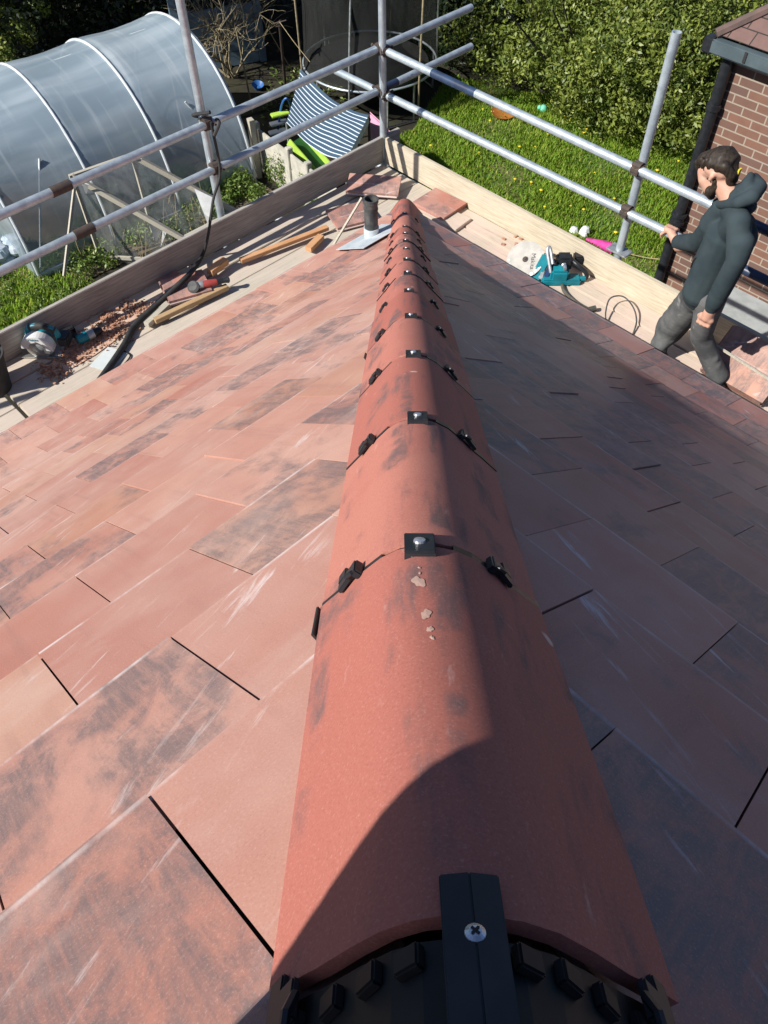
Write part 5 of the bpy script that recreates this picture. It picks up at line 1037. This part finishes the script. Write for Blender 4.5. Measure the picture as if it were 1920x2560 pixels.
for k in range(16):
    a = -1.2 + 2.4 * k / 15; u_ = (UP * math.cos(a) + DB * math.sin(a)); c_ = hdC[0] + UP * .016 - DA * .012; R_ = hdC[1] * .99
    hr.append([(c_ + (u_ * .72 - DA * .70) * R_, .011), (c_ + (u_ * 1.0 - DA * .05) * R_, .012), (c_ + (u_ * .80 + DA * .62) * R_, .011), (c_ + (u_ * .42 + DA * (.90 - .1 * abs(a))) * R_, .006)])
blob('hair', hr, .0055, m_hair, worker, 2)
blob('beard', [[J((1787, 440), .06, 4), J((1787, 455), .06, 6), J((1786, 468), .07, 9)], [J((1790, 466), .07, 9), J((1783, 474), .075, 11), J((1776, 484), .10, 12), J((1772, 478), .13, 13), J((1766, 470), .13, 9)], [J((1786, 452), .06, 5), J((1786, 464), .065, 7)], [J((1778, 490), .10, 10), J((1776, 478), .08, 14)]], .005, m_hair, worker, 2)
b = MB(); c = J((1769, 447), .055, 5)[0]; b.ball(c, .006, 8, (1, 1, .7)); b.build('eye', m_blackm, worker, smooth=True)
b = MB(); e = J((1847, 432), .12, 5)[0]; b.obox(e, DA * .004, DB * .012, UP * .022); b.build('pencil', m_yel, worker)
b = MB(); b.tube(bez([PB((1727, 668), .03) - DB * .0, PB((1735, 648), .0), PB((1752, 640), -.02)], 6), .004, 5); b.build('pocket_seam', m_blackm, worker)
# the photographer, astride the hip behind the lens: throws the shadow over the near ridge tile
V = Vector
Dn = V((-SUN.x / SUN.z, -SUN.y / SUN.z, -1.)); E0, E1 = V((-.1, -5.429, 3.002)), V((.054, -5.226, 2.886)); Ld = (E1 - E0).normalized()   # where the knee's shadow ends on the ridge
Nr = Ld.cross(Dn).normalized(); Nr = Nr if Nr.x > 0 else -Nr
kt = E1 - Dn * .5 + Nr * .074 - Ld * .06; km = E0 - Dn * .5 + Nr * .077; kh = km - Ld * .38 + Nr * .01
ph = blob('person', [[(V((-.42, -6.18, 4.28)), .095), (V((-.40, -6.12, 4.20)), .07)], [(V((-.42, -6.25, 4.12)), .055), (V((-.45, -6.3, 4.0)), .06)], [(V((-.45, -6.32, 3.92)), .14), (V((-.62, -6.42, 3.68)), .15)], [(V((-.60, -6.30, 3.92)), .07), (V((-.62, -6.05, 3.72)), .05), (V((-.17, -5.62, 3.52)), .035)], [(V((-.28, -6.30, 3.92)), .07), (V((-.06, -6.05, 3.72)), .05), (V((.04, -5.62, 3.52)), .035)],
    [(kh, .085), (km, .077), (kt, .074), (kt + V((-.16, -.27, -.40)), .055), (kt + V((-.2, -.25, -.52)), .045)], [(V((-.50, -6.40, 3.64)), .10), (V((.10, -6.05, 3.42)), .07), (V((.42, -6.35, 3.20)), .05)]], .016, m_hood, None, 4)
tag(ph, 'person in dark clothes crouching on the roof hip behind the camera, holding a phone', 'person')
fb = MB(); 
for sx_, hx_ in ((-1, -.16), (1, .035)):
    for k in range(4): p = V((hx_, -5.60 + .0 * k, 3.52)) ; fb.tube([p + V((0, .0, .0)) + V((0, .012 * k, -.008 * k)), p + V((-.03 * sx_, .02 + .012 * k, .01 - .008 * k))], .009, 6)
blob('fingers', [[(V((-.16, -5.60, 3.51)), .03)], [(V((.03, -5.60, 3.51)), .03)]] + [[(V((-.15, -5.60 + .012 * k, 3.53 - .012 * k)), .009), (V((-.11, -5.575 + .012 * k, 3.545 - .012 * k)), .008)] for k in range(4)] + [[(V((.02, -5.60 + .012 * k, 3.53 - .012 * k)), .009), (V((-.02, -5.575 + .012 * k, 3.545 - .012 * k)), .008)] for k in range(4)], .006, m_skin, ph, 2)
pc = Vector(CAM) - Vector(fw) * .030
b = MB(); b.obox(pc + Vector(rt) * -.03, Vector(rt) * .078, Vector(up) * .037, Vector(fw) * .0045, .003); tag(b.build('phone', m_black), 'black phone held behind the lens over the roof hip', 'phone')
